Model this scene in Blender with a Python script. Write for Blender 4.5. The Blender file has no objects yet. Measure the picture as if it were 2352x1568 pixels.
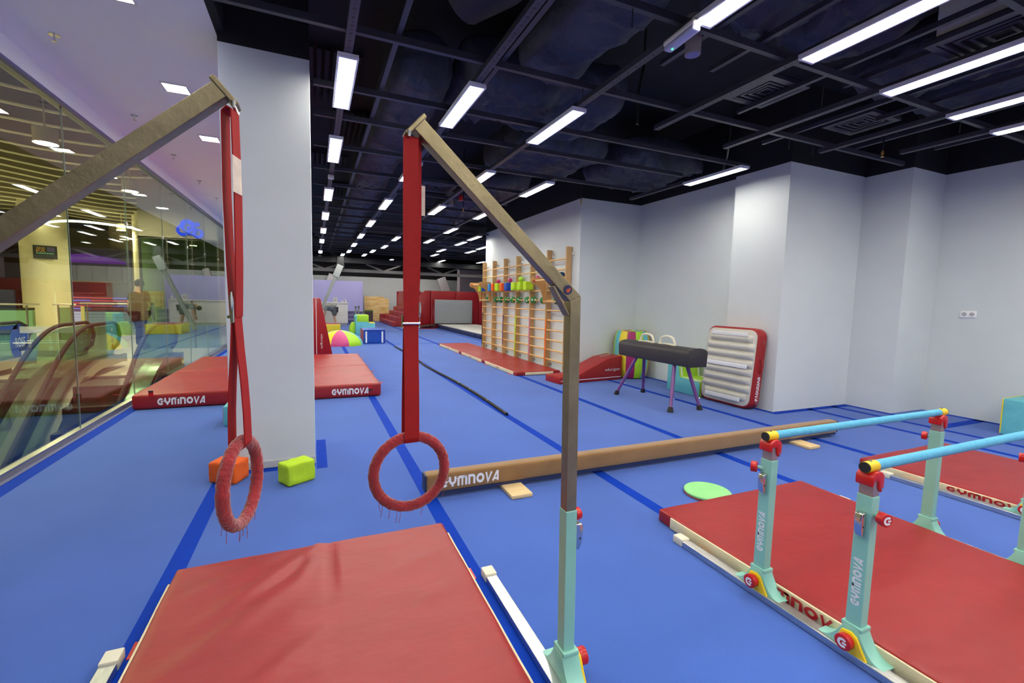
import bpy, bmesh, math, random
from mathutils import Vector, Matrix, noise

scene = bpy.context.scene
col = scene.collection
random.seed(7)
PI = math.pi

# ------------------------------------------------------------------ camera
YAW, PITCH, ROLL, CAM_H = math.radians(23.518), math.radians(5.104), math.radians(1.349), 1.45
fw = Vector((math.sin(YAW) * math.cos(PITCH), math.cos(YAW) * math.cos(PITCH), -math.sin(PITCH)))
rt = Vector((math.cos(YAW), -math.sin(YAW), 0))
up = rt.cross(fw)
rt2 = rt * math.cos(ROLL) + up * math.sin(ROLL)
up2 = -rt * math.sin(ROLL) + up * math.cos(ROLL)
cam_d = bpy.data.cameras.new('camera')
cam_d.lens = 16.0
cam_d.sensor_width = 36.0
cam_d.clip_start = 0.05
cam_d.clip_end = 200
cam = bpy.data.objects.new('camera', cam_d)
col.objects.link(cam)
mw = Matrix.Identity(4)
for i in range(3):
    mw[i][0], mw[i][1], mw[i][2] = rt2[i], up2[i], -fw[i]
mw[2][3] = CAM_H
cam.matrix_world = mw
scene.camera = cam

# ------------------------------------------------------------------ world, exposure
world = bpy.data.worlds.new('world')
scene.world = world
world.use_nodes = True
bg = world.node_tree.nodes['Background']
bg.inputs[0].default_value = (0.75, 0.8, 1.0, 1)
bg.inputs[1].default_value = 0.05
vs = scene.view_settings
vs.view_transform = 'Standard'
vs.look = 'None'
vs.gamma = 1.0
vs.use_curve_mapping = False
vs.exposure = 1.0
LAMP_E = 24.0          # emission of the ceiling luminaires
PANEL_E = 30.0         # square panels in the white soffit
MALL_E = 400.0          # lamps of the mall hall

# ------------------------------------------------------------------ materials
def lin(c):
    r = []
    for v in c:
        v /= 255.0
        r.append(v / 12.92 if v <= 0.04045 else ((v + 0.055) / 1.055) ** 2.4)
    return (r[0], r[1], r[2], 1)

MATS = {}
def mat(name, rgb, rough=0.5, metal=0.0, var=0.0, vscale=6.0, bump=0.0, bscale=40.0, detail=4.0,
        stretch=None, bump2=0.0, b2scale=6.0, spec=None, dark=None, sheen=0.0):
    m = bpy.data.materials.new(name)
    m.use_nodes = True
    nt = m.node_tree
    b = nt.nodes['Principled BSDF']
    b.inputs['Roughness'].default_value = rough
    b.inputs['Metallic'].default_value = metal
    if spec is not None:
        b.inputs['Specular IOR Level'].default_value = spec
    if sheen:
        b.inputs['Sheen Weight'].default_value = sheen
    c = lin(rgb)
    b.inputs['Base Color'].default_value = c
    tc = nt.nodes.new('ShaderNodeTexCoord')
    mp = nt.nodes.new('ShaderNodeMapping')
    nt.links.new(tc.outputs['Object'], mp.inputs[0])
    if stretch:
        mp.inputs['Scale'].default_value = stretch
    if var or dark:
        n = nt.nodes.new('ShaderNodeTexNoise')
        n.inputs['Scale'].default_value = vscale
        n.inputs['Detail'].default_value = detail
        nt.links.new(mp.outputs[0], n.inputs['Vector'])
        r = nt.nodes.new('ShaderNodeValToRGB')
        d = lin(dark) if dark else tuple(max(0, x * (1 - var)) for x in c[:3]) + (1,)
        l = tuple(min(1, x * (1 + var)) for x in c[:3]) + (1,)
        r.color_ramp.elements[0].color = d
        r.color_ramp.elements[0].position = 0.32
        r.color_ramp.elements[1].color = l
        r.color_ramp.elements[1].position = 0.68
        nt.links.new(n.outputs['Fac'], r.inputs[0])
        nt.links.new(r.outputs[0], b.inputs['Base Color'])
    last = None
    for amt, sc, dist in ((bump2, b2scale, 0.05), (bump, bscale, 0.01)):
        if amt:
            n = nt.nodes.new('ShaderNodeTexNoise')
            n.inputs['Scale'].default_value = sc
            n.inputs['Detail'].default_value = 3
            nt.links.new(mp.outputs[0], n.inputs['Vector'])
            bp = nt.nodes.new('ShaderNodeBump')
            bp.inputs['Strength'].default_value = amt
            bp.inputs['Distance'].default_value = dist
            nt.links.new(n.outputs['Fac'], bp.inputs['Height'])
            if last:
                nt.links.new(last.outputs[0], bp.inputs['Normal'])
            last = bp
    if last:
        nt.links.new(last.outputs[0], b.inputs['Normal'])
    MATS[name] = m
    return m

def emit(name, rgb, strength):
    m = bpy.data.materials.new(name)
    m.use_nodes = True
    nt = m.node_tree
    nt.nodes.remove(nt.nodes['Principled BSDF'])
    e = nt.nodes.new('ShaderNodeEmission')
    e.inputs[0].default_value = lin(rgb)
    e.inputs[1].default_value = strength
    nt.links.new(e.outputs[0], nt.nodes['Material Output'].inputs[0])
    MATS[name] = m
    return m

def glass_mat(name, tint=(235, 245, 240), ior=1.5, rough=0.0):
    m = bpy.data.materials.new(name)
    m.use_nodes = True
    nt = m.node_tree
    nt.nodes.remove(nt.nodes['Principled BSDF'])
    ge = nt.nodes.new('ShaderNodeNewGeometry')
    dt = nt.nodes.new('ShaderNodeVectorMath')
    dt.operation = 'DOT_PRODUCT'
    nt.links.new(ge.outputs['Incoming'], dt.inputs[0])
    nt.links.new(ge.outputs['Normal'], dt.inputs[1])
    def mth(op, a, b=None):
        n = nt.nodes.new('ShaderNodeMath')
        n.operation = op
        for i, v in enumerate((a, b)):
            if isinstance(v, (int, float)):
                n.inputs[i].default_value = v
            elif v is not None:
                nt.links.new(v, n.inputs[i])
        return n
    f0 = ((ior - 1) / (ior + 1)) ** 2
    c1 = mth('SUBTRACT', 1.0, mth('ABSOLUTE', dt.outputs['Value']).outputs[0])
    f = mth('ADD', mth('MULTIPLY', mth('POWER', c1.outputs[0], 5.0).outputs[0], 1 - f0).outputs[0], f0)
    t = nt.nodes.new('ShaderNodeBsdfTransparent')
    t.inputs[0].default_value = lin(tint)
    g = nt.nodes.new('ShaderNodeBsdfGlossy')
    g.inputs['Roughness'].default_value = rough
    g.inputs[0].default_value = (1, 1, 1, 1)
    x = nt.nodes.new('ShaderNodeMixShader')
    nt.links.new(f.outputs[0], x.inputs[0])
    nt.links.new(t.outputs[0], x.inputs[1])
    nt.links.new(g.outputs[0], x.inputs[2])
    nt.links.new(x.outputs[0], nt.nodes['Material Output'].inputs[0])
    MATS[name] = m
    return m

def perforated(name, rgb):
    """dark painted channel with a row of alternating holes and slots along local Y"""
    m = mat(name, rgb, 0.45, 0.2)
    nt = m.node_tree
    b = nt.nodes['Principled BSDF']
    tc = nt.nodes.new('ShaderNodeTexCoord')
    sp = nt.nodes.new('ShaderNodeSeparateXYZ')
    nt.links.new(tc.outputs['Object'], sp.inputs[0])
    def mth(op, a, bb=None):
        n = nt.nodes.new('ShaderNodeMath')
        n.operation = op
        for i, v in enumerate((a, bb)):
            if v is None:
                continue
            if isinstance(v, (int, float)):
                n.inputs[i].default_value = v
            else:
                nt.links.new(v, n.inputs[i])
        return n.outputs[0]
    def cell(off, rx, ry):
        yy = mth('FRACT', mth('ADD', mth('DIVIDE', sp.outputs['Y'], 0.1), off))
        yy = mth('MULTIPLY', mth('SUBTRACT', yy, 0.5), 0.1 / ry)
        xx = mth('DIVIDE', sp.outputs['X'], rx)
        d = mth('ADD', mth('MULTIPLY', xx, xx), mth('MULTIPLY', yy, yy))
        return mth('LESS_THAN', d, 1.0)
    h = mth('MAXIMUM', cell(0.0, 0.012, 0.012), cell(0.5, 0.004, 0.016))
    mx = nt.nodes.new('ShaderNodeMix')
    mx.data_type = 'RGBA'
    nt.links.new(h, mx.inputs[0])
    mx.inputs[6].default_value = lin(rgb)
    mx.inputs[7].default_value = (0.002, 0.002, 0.002, 1)
    nt.links.new(mx.outputs[2], b.inputs['Base Color'])
    return m

CARPET = mat('blue_carpet', (64, 100, 186), 0.95, 0, 0.07, 1.3, 0.35, 420, spec=0.12, sheen=0.2)
TAPE = mat('blue_tape', (0, 56, 172), 0.8, 0, 0.05, 10, 0.1, 300, spec=0.15)
WALL = mat('grey_wall_paint', (217, 223, 225), 0.85, 0, 0.02, 2, 0.04, 200)
WALLB = mat('black_wall_paint', (26, 27, 31), 0.9, 0, 0.1, 2)
CEILB = mat('black_ceiling_paint', (30, 31, 36), 0.8, 0, 0.2, 1.5)
BARB = mat('black_grid_steel', (62, 62, 72), 0.45, 0.1, 0.12, 5)
DUCTM = mat('black_duct_wrap', (60, 64, 78), 0.6, 0, 0.12, 3, 0.4, 30, bump2=0.5, b2scale=9)
DUCTR = mat('black_round_duct', (40, 41, 50), 0.55, 0.1, 0.15, 4, 0.2, 40)
PERF = perforated('perforated_trunking', (66, 66, 78))
SOFFIT = mat('white_soffit', (250, 248, 250), 0.85, 0, 0.01, 2)
LAMPF = mat('lamp_frame_grey', (236, 237, 250), 0.5)
LAMPL = emit('lamp_diffuser', (255, 250, 238), LAMP_E)
PANELL = emit('soffit_panel_light', (250, 250, 255), PANEL_E)
GLASS = glass_mat('clear_glass', (226, 236, 226), 1.5)
GLASS2 = glass_mat('greenish_glass', (196, 222, 208), 1.5)
STEEL = mat('brushed_steel', (196, 192, 182), 0.28, 1.0, 0.08, 20, stretch=(1, 14, 1))
STEELD = mat('dark_steel', (120, 118, 112), 0.35, 1.0, 0.1, 20)
ALU = mat('brushed_aluminium', (206, 206, 206), 0.32, 1.0, 0.1, 24, stretch=(8, 0.6, 8))
BRONZE = mat('worn_bronze_steel', (150, 137, 106), 0.42, 0.85, 0.16, 9, 0.15, 60)
MINT = mat('mint_enamel', (142, 204, 190), 0.35, 0, 0.03, 8)
REDV = mat('red_vinyl', (156, 24, 28), 0.42, 0, 0.06, 3, 0.15, 260, bump2=0.12, b2scale=5)
REDW = mat('wrinkled_red_vinyl', (152, 25, 27), 0.4, 0, 0.06, 2.5, 0.06, 240, bump2=0.12, b2scale=3.5, stretch=(1, 2.0, 1))
REDD = mat('deep_red_vinyl', (158, 14, 26), 0.4, 0, 0.08, 3, 0.2, 80, bump2=0.3, b2scale=5)
REDP = mat('red_plastic', (196, 26, 28), 0.3)
REDF = mat('red_webbing', (160, 12, 12), 0.8, 0, 0.06, 60, 0.12, 500)
REDT = mat('frayed_red_tape', (152, 38, 44), 0.95, 0, 0.22, 26, 0.7, 90, sheen=0.4)
CREAM = mat('cream_vinyl', (226, 214, 176), 0.5, 0, 0.04, 5, 0.2, 120)
LOGOW = mat('white_print', (236, 236, 240), 0.5)
LOGOR = mat('red_print', (178, 20, 32), 0.5)
SILVER = mat('polished_metal', (214, 210, 206), 0.18, 1.0)
BLUEW = mat('light_blue_bar_wrap', (92, 182, 222), 0.7, 0, 0.06, 40, 0.5, 70, stretch=(3, 0.4, 0.4))
YEL = mat('yellow_plastic', (244, 206, 20), 0.35)
BLKR = mat('black_rubber', (30, 30, 32), 0.7)
BLKV = mat('charcoal_vinyl', (52, 47, 50), 0.5, 0, 0.06, 6, 0.25, 260)
BEAMM = mat('tan_suede', (142, 104, 60), 0.9, 0, 0.1, 5, 0.3, 300, sheen=0.4)
NAVY = mat('navy_vinyl', (34, 44, 84), 0.5)
PLY = mat('plywood', (226, 196, 146), 0.6, 0, 0.08, 14, 0.1, 60, stretch=(1, 8, 8))
PLYO = mat('yellow_stained_plywood', (250, 226, 168), 0.65, 0, 0, 3.0, dark=(224, 176, 98), stretch=(0.5, 1, 3))
WOOD = mat('pine_wood', (196, 156, 104), 0.5, 0, 0.14, 16, 0.12, 60, stretch=(8, 8, 0.6))
WOODR = mat('rung_wood', (226, 180, 112), 0.45, 0, 0.08, 16, stretch=(8, 0.6, 8))
BIRCH = mat('birch_ply_bracket', (204, 154, 92), 0.55, 0, 0.06, 12)
WHITEP = mat('white_plastic', (232, 230, 228), 0.45)
OFFW = mat('ivory_plastic', (226, 220, 200), 0.4)
PURP = mat('purple_enamel', (124, 78, 140), 0.3, 0.2, 0.05, 6)
LIME = mat('lime_fabric', (186, 224, 36), 0.75, 0, 0.06, 6, 0.25, 120, bump2=0.25, b2scale=9)
LIMEV = mat('lime_vinyl', (168, 222, 40), 0.45, 0, 0.05, 4, 0.1, 80, bump2=0.15, b2scale=6)
ORNG = mat('orange_fabric', (242, 100, 24), 0.75, 0, 0.06, 6, 0.25, 120, bump2=0.3, b2scale=9)
SKYB = mat('sky_blue_fabric', (52, 142, 206), 0.7, 0, 0.06, 6, 0.25, 120, bump2=0.25, b2scale=9)
ROYAL = mat('royal_blue_vinyl', (10, 72, 176), 0.45, 0, 0.06, 5, 0.15, 80, bump2=0.2, b2scale=6)
TEAL = mat('turquoise_vinyl', (104, 192, 204), 0.5, 0, 0.05, 4, 0.15, 90, bump2=0.25, b2scale=6)
YELV = mat('yellow_vinyl', (236, 212, 48), 0.45, 0, 0.04, 5, 0.1, 80)
PINKV = mat('pink_vinyl', (200, 60, 130), 0.4, 0, 0.05, 5, 0.1, 80)
MAUVE = mat('mauve_vinyl', (150, 62, 84), 0.5, 0, 0.06, 5)
MAGV = mat('magenta_vinyl', (166, 32, 104), 0.5, 0, 0.05, 5, 0.1, 80)
MINTG = mat('pale_green_vinyl', (146, 220, 140), 0.5, 0, 0.03, 6)
GREYV = mat('grey_vinyl', (150, 154, 158), 0.6, 0, 0.05, 30, 0.2, 200)
AIRG = mat('warm_grey_pvc', (206, 202, 192), 0.45, 0, 0.03, 8)
AIRW = mat('white_velcro', (236, 236, 240), 0.6)
LILAC = mat('lilac_wall_paint', (196, 192, 250), 0.85)
DESK = mat('white_laminate', (240, 236, 228), 0.4)
STEELG = mat('grey_steel_paint', (150, 156, 156), 0.5, 0.2, 0.05, 4)
TRUSSD = mat('dark_truss_steel', (27, 30, 34), 0.55, 0.2)
TRUSSG = mat('grey_truss_steel', (120, 118, 116), 0.5, 0.2)
CREAMW = mat('mall_cream_paint', (232, 222, 186), 0.7, 0, 0.02, 2)
MALLC = mat('mall_ceiling_paint', (150, 140, 116), 0.8, 0, 0.02, 1)
MALLF = mat('mall_stone_floor', (206, 196, 176), 0.25, 0, 0.05, 3)
FINM = mat('mall_ceiling_fin', (150, 140, 114), 0.6)  # fin faces toned dark so the painted edges read as lit
FINE = mat('mall_fin_painted_light', (252, 244, 214), 0.5)  # pale colour stands in for light along the fins' lower edges
DARKV = mat('dark_void', (40, 40, 40), 0.7)
SKIN = mat('skin', (206, 160, 132), 0.6)
SHIRT = mat('grey_cloth', (138, 142, 142), 0.9, 0, 0.06, 20)
SHORT = mat('dark_grey_cloth', (96, 98, 100), 0.9, 0, 0.06, 20)
BLKC = mat('black_cloth', (34, 34, 38), 0.9)
HAIR = mat('dark_hair', (44, 32, 24), 0.7)
LOGOB = emit('blue_lit_sign', (40, 72, 240), 1.5)
GREEN = mat('green_ball_rubber', (40, 136, 66), 0.5)
POSTER = mat('black_poster', (36, 36, 34), 0.5)
POSTO = mat('poster_orange', (206, 150, 60), 0.6)
POSTT = mat('poster_teal', (110, 180, 150), 0.6)
POSTP = mat('poster_violet', (84, 74, 120), 0.6)
ADBLUE = mat('advert_blue', (36, 74, 190), 0.4)

# ------------------------------------------------------------------ mesh builder
class MB:
    def __init__(s):
        s.v, s.f = [], []
    def add(s, vs_, fs_):
        o = len(s.v)
        s.v += [tuple(p) for p in vs_]
        s.f += [tuple(i + o for i in f) for f in fs_]
        return s
    def box(s, x0, x1, y0, y1, z0, z1):
        p = [(x0, y0, z0), (x1, y0, z0), (x1, y1, z0), (x0, y1, z0), (x0, y0, z1), (x1, y0, z1), (x1, y1, z1), (x0, y1, z1)]
        return s.add(p, [(0, 3, 2, 1), (4, 5, 6, 7), (0, 1, 5, 4), (1, 2, 6, 5), (2, 3, 7, 6), (3, 0, 4, 7)])
    def bar(s, a, b, w, h, upv=(0, 0, 1)):
        """square bar from a to b; w across, h along the up vector"""
        a, b = Vector(a), Vector(b)
        d = (b - a).normalized()
        side = d.cross(Vector(upv)).normalized()
        u = side.cross(d)
        p = []
        for q in (a, b):
            for sx, sy in ((-1, -1), (1, -1), (1, 1), (-1, 1)):
                p.append(q + side * (sx * w / 2) + u * (sy * h / 2))
        return s.add(p, [(0, 3, 2, 1), (4, 5, 6, 7), (0, 1, 5, 4), (1, 2, 6, 5), (2, 3, 7, 6), (3, 0, 4, 7)])
    def cyl(s, a, b, r0, r1=None, n=16):
        a, b = Vector(a), Vector(b)
        r1 = r0 if r1 is None else r1
        d = (b - a).normalized()
        t = Vector((0, 0, 1)) if abs(d.z) < 0.9 else Vector((1, 0, 0))
        u = d.cross(t).normalized()
        w = d.cross(u)
        p, f = [], []
        for q, r in ((a, r0), (b, r1)):
            for i in range(n):
                an = 2 * PI * i / n
                p.append(q + u * (r * math.cos(an)) + w * (r * math.sin(an)))
        for i in range(n):
            j = (i + 1) % n
            f.append((i, j, n + j, n + i))
        f.append(tuple(range(n - 1, -1, -1)))
        f.append(tuple(range(n, 2 * n)))
        return s.add(p, f)
    def tube(s, pts, r, n=8, closed=False, caps=True):
        pts = [Vector(p) for p in pts]
        N = len(pts)
        rr = r if isinstance(r, (list, tuple)) else [r] * N
        rings, u = [], None
        for i, p in enumerate(pts):
            if closed:
                d = pts[(i + 1) % N] - pts[i - 1]
            else:
                d = pts[min(i + 1, N - 1)] - pts[max(i - 1, 0)]
            d.normalize()
            if u is None:
                t = Vector((0, 0, 1)) if abs(d.z) < 0.9 else Vector((1, 0, 0))
                u = d.cross(t).normalized()
            else:
                u = (u - d * u.dot(d)).normalized()
            w = d.cross(u)
            rings.append([p + u * (rr[i] * math.cos(2 * PI * k / n)) + w * (rr[i] * math.sin(2 * PI * k / n)) for k in range(n)])
        p, f = [q for R_ in rings for q in R_], []
        M_ = N if closed else N - 1
        for i in range(M_):
            a, b = i * n, ((i + 1) % N) * n
            for k in range(n):
                l = (k + 1) % n
                f.append((a + k, a + l, b + l, b + k))
        if not closed and caps:
            f.append(tuple(range(n - 1, -1, -1)))
            f.append(tuple(range((N - 1) * n, N * n)))
        return s.add(p, f)
    def sphere(s, c, r, nu=20, nv=12, sc=(1, 1, 1)):
        p, f = [], []
        for j in range(nv + 1):
            th = PI * j / nv
            for i in range(nu):
                ph = 2 * PI * i / nu
                p.append((c[0] + sc[0] * r * math.sin(th) * math.cos(ph), c[1] + sc[1] * r * math.sin(th) * math.sin(ph), c[2] + sc[2] * r * math.cos(th)))
        for j in range(nv):
            for i in range(nu):
                k = (i + 1) % nu
                f.append((j * nu + i, (j + 1) * nu + i, (j + 1) * nu + k, j * nu + k))
        return s.add(p, f)
    def prism(s, poly, axis, a, b):
        def P(q, t):
            if axis == 'x':
                return (t, q[0], q[1])
            if axis == 'y':
                return (q[0], t, q[1])
            return (q[0], q[1], t)
        n = len(poly)
        p = [P(q, a) for q in poly] + [P(q, b) for q in poly]
        f = [tuple(range(n - 1, -1, -1)), tuple(range(n, 2 * n))]
        for i in range(n):
            j = (i + 1) % n
            f.append((i, j, n + j, n + i))
        return s.add(p, f)
    def grid(s, nx, ny, fn):
        p = [fn(i / nx, j / ny) for j in range(ny + 1) for i in range(nx + 1)]
        f = []
        for j in range(ny):
            for i in range(nx):
                a = j * (nx + 1) + i
                f.append((a, a + 1, a + nx + 2, a + nx + 1))
        return s.add(p, f)
    def lathe(s, prof, n=20, c=(0, 0, 0)):
        p, f = [], []
        for r, z in prof:
            for i in range(n):
                a = 2 * PI * i / n
                p.append((c[0] + r * math.cos(a), c[1] + r * math.sin(a), c[2] + z))
        for j in range(len(prof) - 1):
            for i in range(n):
                k = (i + 1) % n
                f.append((j * n + i, j * n + k, (j + 1) * n + k, (j + 1) * n + i))
        return s.add(p, f)
    def rbox(s, c, size, r, div=(8, 8, 3), fn=None):
        """soft rounded box centred at c; fn(x,y,z) -> offset in local coordinates"""
        hx, hy, hz = (q / 2 for q in size)
        def ticks(h, n):
            inner = h - r
            t = [-h, -h + r * 0.3, -inner]
            t += [-inner + 2 * inner * i / n for i in range(1, n)]
            t += [inner, h - r * 0.3, h]
            return t
        T = [ticks(hx, div[0]), ticks(hy, div[1]), ticks(hz, div[2])]
        idx, p, f = {}, [], []
        def vert(i, j, k):
            key = (i, j, k)
            if key in idx:
                return idx[key]
            q = Vector((T[0][i], T[1][j], T[2][k]))
            inn = Vector((max(-hx + r, min(hx - r, q.x)), max(-hy + r, min(hy - r, q.y)), max(-hz + r, min(hz - r, q.z))))
            d = q - inn
            if d.length > 1e-9:
                q = inn + d.normalized() * r
            if fn:
                q = q + Vector(fn(q.x, q.y, q.z))
            idx[key] = len(p)
            p.append((q.x + c[0], q.y + c[1], q.z + c[2]))
            return idx[key]
        n = [len(t) - 1 for t in T]
        for ax in range(3):
            b, d = (ax + 1) % 3, (ax + 2) % 3
            for side in (0, n[ax]):
                for i in range(n[b]):
                    for j in range(n[d]):
                        q = []
                        for (ii, jj) in ((i, j), (i + 1, j), (i + 1, j + 1), (i, j + 1)):
                            k = [0, 0, 0]
                            k[ax], k[b], k[d] = side, ii, jj
                            q.append(vert(*k))
                        if side == 0:
                            q.reverse()
                        f.append(tuple(q))
        return s.add(p, f)
    def xf(s, m):
        s.v = [tuple(m @ Vector(p)) for p in s.v]
        return s
    def build(s, name, material, parent=None, smooth=True, bevel=0.0, seg=2, angle=35, loc=None, rot=None):
        me = bpy.data.meshes.new(name)
        bm = bmesh.new()
        bv = [bm.verts.new(p) for p in s.v]
        for f in s.f:
            try:
                bm.faces.new([bv[i] for i in f])
            except ValueError:
                pass
        bmesh.ops.remove_doubles(bm, verts=bm.verts, dist=1e-6)
        bmesh.ops.recalc_face_normals(bm, faces=bm.faces)
        if bevel:
            ed = [e for e in bm.edges if len(e.link_faces) == 2 and e.calc_face_angle(0) > 0.5]
            bmesh.ops.bevel(bm, geom=ed, offset=bevel, segments=seg, profile=0.5, affect='EDGES', clamp_overlap=True)
        bm.to_mesh(me)
        bm.free()
        if smooth:
            for p in me.polygons:
                p.use_smooth = True
            me.set_sharp_from_angle(angle=math.radians(angle))
        me.materials.append(material)
        o = bpy.data.objects.new(name, me)
        col.objects.link(o)
        if parent:
            o.parent = parent
        if loc:
            o.location = loc
        if rot:
            o.rotation_euler = rot
        return o

def tag(o, label, cat, group=None):
    o['label'] = label
    o['category'] = cat
    if group:
        o['group'] = group
    return o

def thing(name, label, cat, loc=(0, 0, 0), rotz=0.0, group=None):
    o = bpy.data.objects.new(name, None)
    o.empty_display_size = 0.1
    col.objects.link(o)
    o.location = loc
    o.rotation_euler = (0, 0, rotz)
    return tag(o, label, cat, group)

def struct(o):
    o['kind'] = 'structure'
    return o

def node(name):
    o = bpy.data.objects.new(name, None)
    o.empty_display_size = 0.1
    col.objects.link(o)
    return struct(o)

def dup(root, loc, rotz=None, label=None, scale=None):
    r = root.copy()
    col.objects.link(r)
    r.location = loc
    if rotz is not None:
        r.rotation_euler = (0, 0, rotz)
    if label:
        r['label'] = label
    if scale:
        r.scale = scale
    for ch in list(root.children):
        c = ch.copy()
        col.objects.link(c)
        c.parent = r
        for g in list(ch.children):
            d = g.copy()
            col.objects.link(d)
            d.parent = c
    return r

def share(o, parent, loc=None, rot=None):
    c = o.copy()
    col.objects.link(c)
    c.parent = parent
    if loc is not None:
        c.location = loc
    if rot is not None:
        c.rotation_euler = rot
    return c

# ------------------------------------------------------------------ lettering
def arc(cx, cy, r, a0, a1, n=14, ry=None):
    ry = r if ry is None else ry
    return [(cx + r * math.cos(math.radians(a0 + (a1 - a0) * i / n)), cy + ry * math.sin(math.radians(a0 + (a1 - a0) * i / n))) for i in range(n + 1)]

def stroke(path, w, closed=False):
    n = len(path)
    L, R_ = [], []
    P = [Vector((p[0], p[1])) for p in path]
    for i in range(n):
        if closed:
            d0, d1 = P[i] - P[i - 1], P[(i + 1) % n] - P[i]
        else:
            d0 = P[i] - P[i - 1] if i else P[1] - P[0]
            d1 = P[i + 1] - P[i] if i < n - 1 else d0
        d0, d1 = d0.normalized(), d1.normalized()
        n0, n1 = Vector((-d0.y, d0.x)), Vector((-d1.y, d1.x))
        m = (n0 + n1)
        m = m.normalized() if m.length > 1e-6 else n0
        k = w / 2 / max(0.45, m.dot(n0))
        L.append(P[i] + m * k)
        R_.append(P[i] - m * k)
    q = []
    for i in range(n if closed else n - 1):
        j = (i + 1) % n
        q.append([L[i], R_[i], R_[j], L[j]])
    return q

def glyphs():
    W = 0.27
    h = W / 2
    G = {}
    G['G'] = (0.95, [(arc(0.52, 0.5, 0.52 - h, 42, 318, 20, 0.5 - h), W, False), ([(0.5, 0.5), (0.93, 0.5)], 0.2, False)])
    G['Y'] = (0.95, [([(h, 1), (h, 0.66)] + arc(0.475, 0.66, 0.475 - h, 180, 360, 10) + [(0.95 - h, 1)], W, False), ([(0.475, 0.4), (0.475, 0)], W, False)])
    G['M'] = (1.24, [([(h, 0), (h, 0.7)] + arc(h + 0.165, 0.7, 0.165, 180, 90, 5) + [(0.95, 0.865)] + arc(1.24 - h - 0.165, 0.7, 0.165, 90, 0, 5) + [(1.24 - h, 0)], W, False), ([(0.62, 0.8), (0.62, 0)], W * 0.8, False)])
    G['N'] = (0.92, [([(h, 0), (h, 0.865), (0.55, 0.865)] + arc(0.92 - h - 0.2, 0.665, 0.2, 90, 0, 6) + [(0.92 - h, 0)], W, False)])
    G['O'] = (1.04, [(arc(0.52, 0.5, 0.52 - h, 0, 346, 24, 0.5 - h), W, True)])
    G['V'] = (0.92, [([(0.12, 1), (0.36, 0.06), (0.84, 1)], W * 0.86, False)])
    G['A'] = (0.86, [([(0.08, 0), (0.62, 0.93), (0.74, 0.93), (0.74, 0)], W * 0.86, False), ([(0.3, 0.22), (0.74, 0.22)], W * 0.7, False)])
    return G
GL = glyphs()

def logo_quads(text, width, height):
    x, q = 0.0, []
    for ch in text:
        if ch == 'A':
            x -= 0.12
        w, parts = GL[ch]
        for layer, (path, sw, cl) in enumerate(parts):
            for quad in stroke(path, sw, cl):
                q.append([(p.x + x, p.y, layer) for p in quad])
        x += w + 0.12
    tot = x - 0.12
    return [[((px / tot - 0.5) * width, (py - 0.5) * height, ly) for px, py, ly in quad] for quad in q]

def put2d(quads, origin, u, v, name, material, parent, skew=0.0):
    o, u, v = Vector(origin), Vector(u).normalized(), Vector(v).normalized()
    b = MB()
    nn = u.cross(v)
    for q in quads:
        b.add([o + u * (x + skew * y) + v * y + nn * (0.0004 * ly) for x, y, ly in q], [tuple(range(len(q)))])
    return b.build(name, material, parent, smooth=False)

def logo(text, width, height, origin, u, v, material, parent, name='logo'):
    return put2d(logo_quads(text, width, height), origin, u, v, name, material, parent)

def words(text, width, height, origin, u, v, material, parent, name='lettering', bold=0.0):
    cu = bpy.data.curves.new('words', 'FONT')
    cu.body = text
    cu.size = 1.0
    cu.align_x = 'CENTER'
    cu.align_y = 'CENTER'
    cu.offset = bold
    cu.resolution_u = 3
    t = bpy.data.objects.new('words', cu)
    col.objects.link(t)
    me = bpy.data.meshes.new_from_object(t.evaluated_get(bpy.context.evaluated_depsgraph_get()))
    bpy.data.objects.remove(t)
    bpy.data.curves.remove(cu)
    xs = [p.co.x for p in me.vertices]
    ys = [p.co.y for p in me.vertices]
    if not xs:
        return None
    cx, cy = (max(xs) + min(xs)) / 2, (max(ys) + min(ys)) / 2
    sx, sy = width / (max(xs) - min(xs)), height / (max(ys) - min(ys))
    o, u, v = Vector(origin), Vector(u).normalized(), Vector(v).normalized()
    for p in me.vertices:
        p.co = o + u * ((p.co.x - cx) * sx) + v * ((p.co.y - cy) * sy)
    me.name = name
    me.materials.clear()
    me.materials.append(material)
    ob = bpy.data.objects.new(name, me)
    col.objects.link(ob)
    ob.parent = parent
    return ob

# ================================================================== SETTING
FLOOR_Y0, FLOOR_Y1, HALL_X1 = -5.0, 30.0, 10.5
TOP = 4.4
floor = struct(MB().box(-2.3, HALL_X1, FLOOR_Y0, FLOOR_Y1, -0.06, 0).build('floor', CARPET, smooth=False))

def tape(x0, x1, y0, y1):
    return MB().box(x0, x1, y0, y1, -0.002, 0.0012).build('tape_strip', TAPE, floor, smooth=False)
for xc in (-0.69, 0.757, 2.222):
    tape(xc - 0.048, xc + 0.048, FLOOR_Y0, 29.0)
tape(3.6, 3.695, FLOOR_Y0, 29.0)
tape(5.045, 5.14, FLOOR_Y0, 7.6)
tape(5.4, 5.49, 12.5, 29.0)
tape(6.46, 6.55, FLOOR_Y0, 4.2)
tape(7.0, 7.09, FLOOR_Y0, 4.2)
tape(7.09, 8.18, 2.92, 3.04)
tape(-2.14, -2.03, FLOOR_Y0, 29.0)
tape(5.72, 7.4, 4.13, 4.235)
tape(5.72, 5.805, 4.235, 5.1)
tape(6.01, 6.095, 5.1, 7.6)
tape(7.31, 7.395, 3.55, 4.13)
tape(8.1, 8.19, FLOOR_Y0, 3.55)
tape(-0.56, -0.01, 4.13, 4.225)
tape(0.0, 0.085, 4.07, 4.9)
tape(0.3, 5.4, 14.62, 14.68)
tape(2.3, 5.4, 20.4, 20.46)

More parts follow.
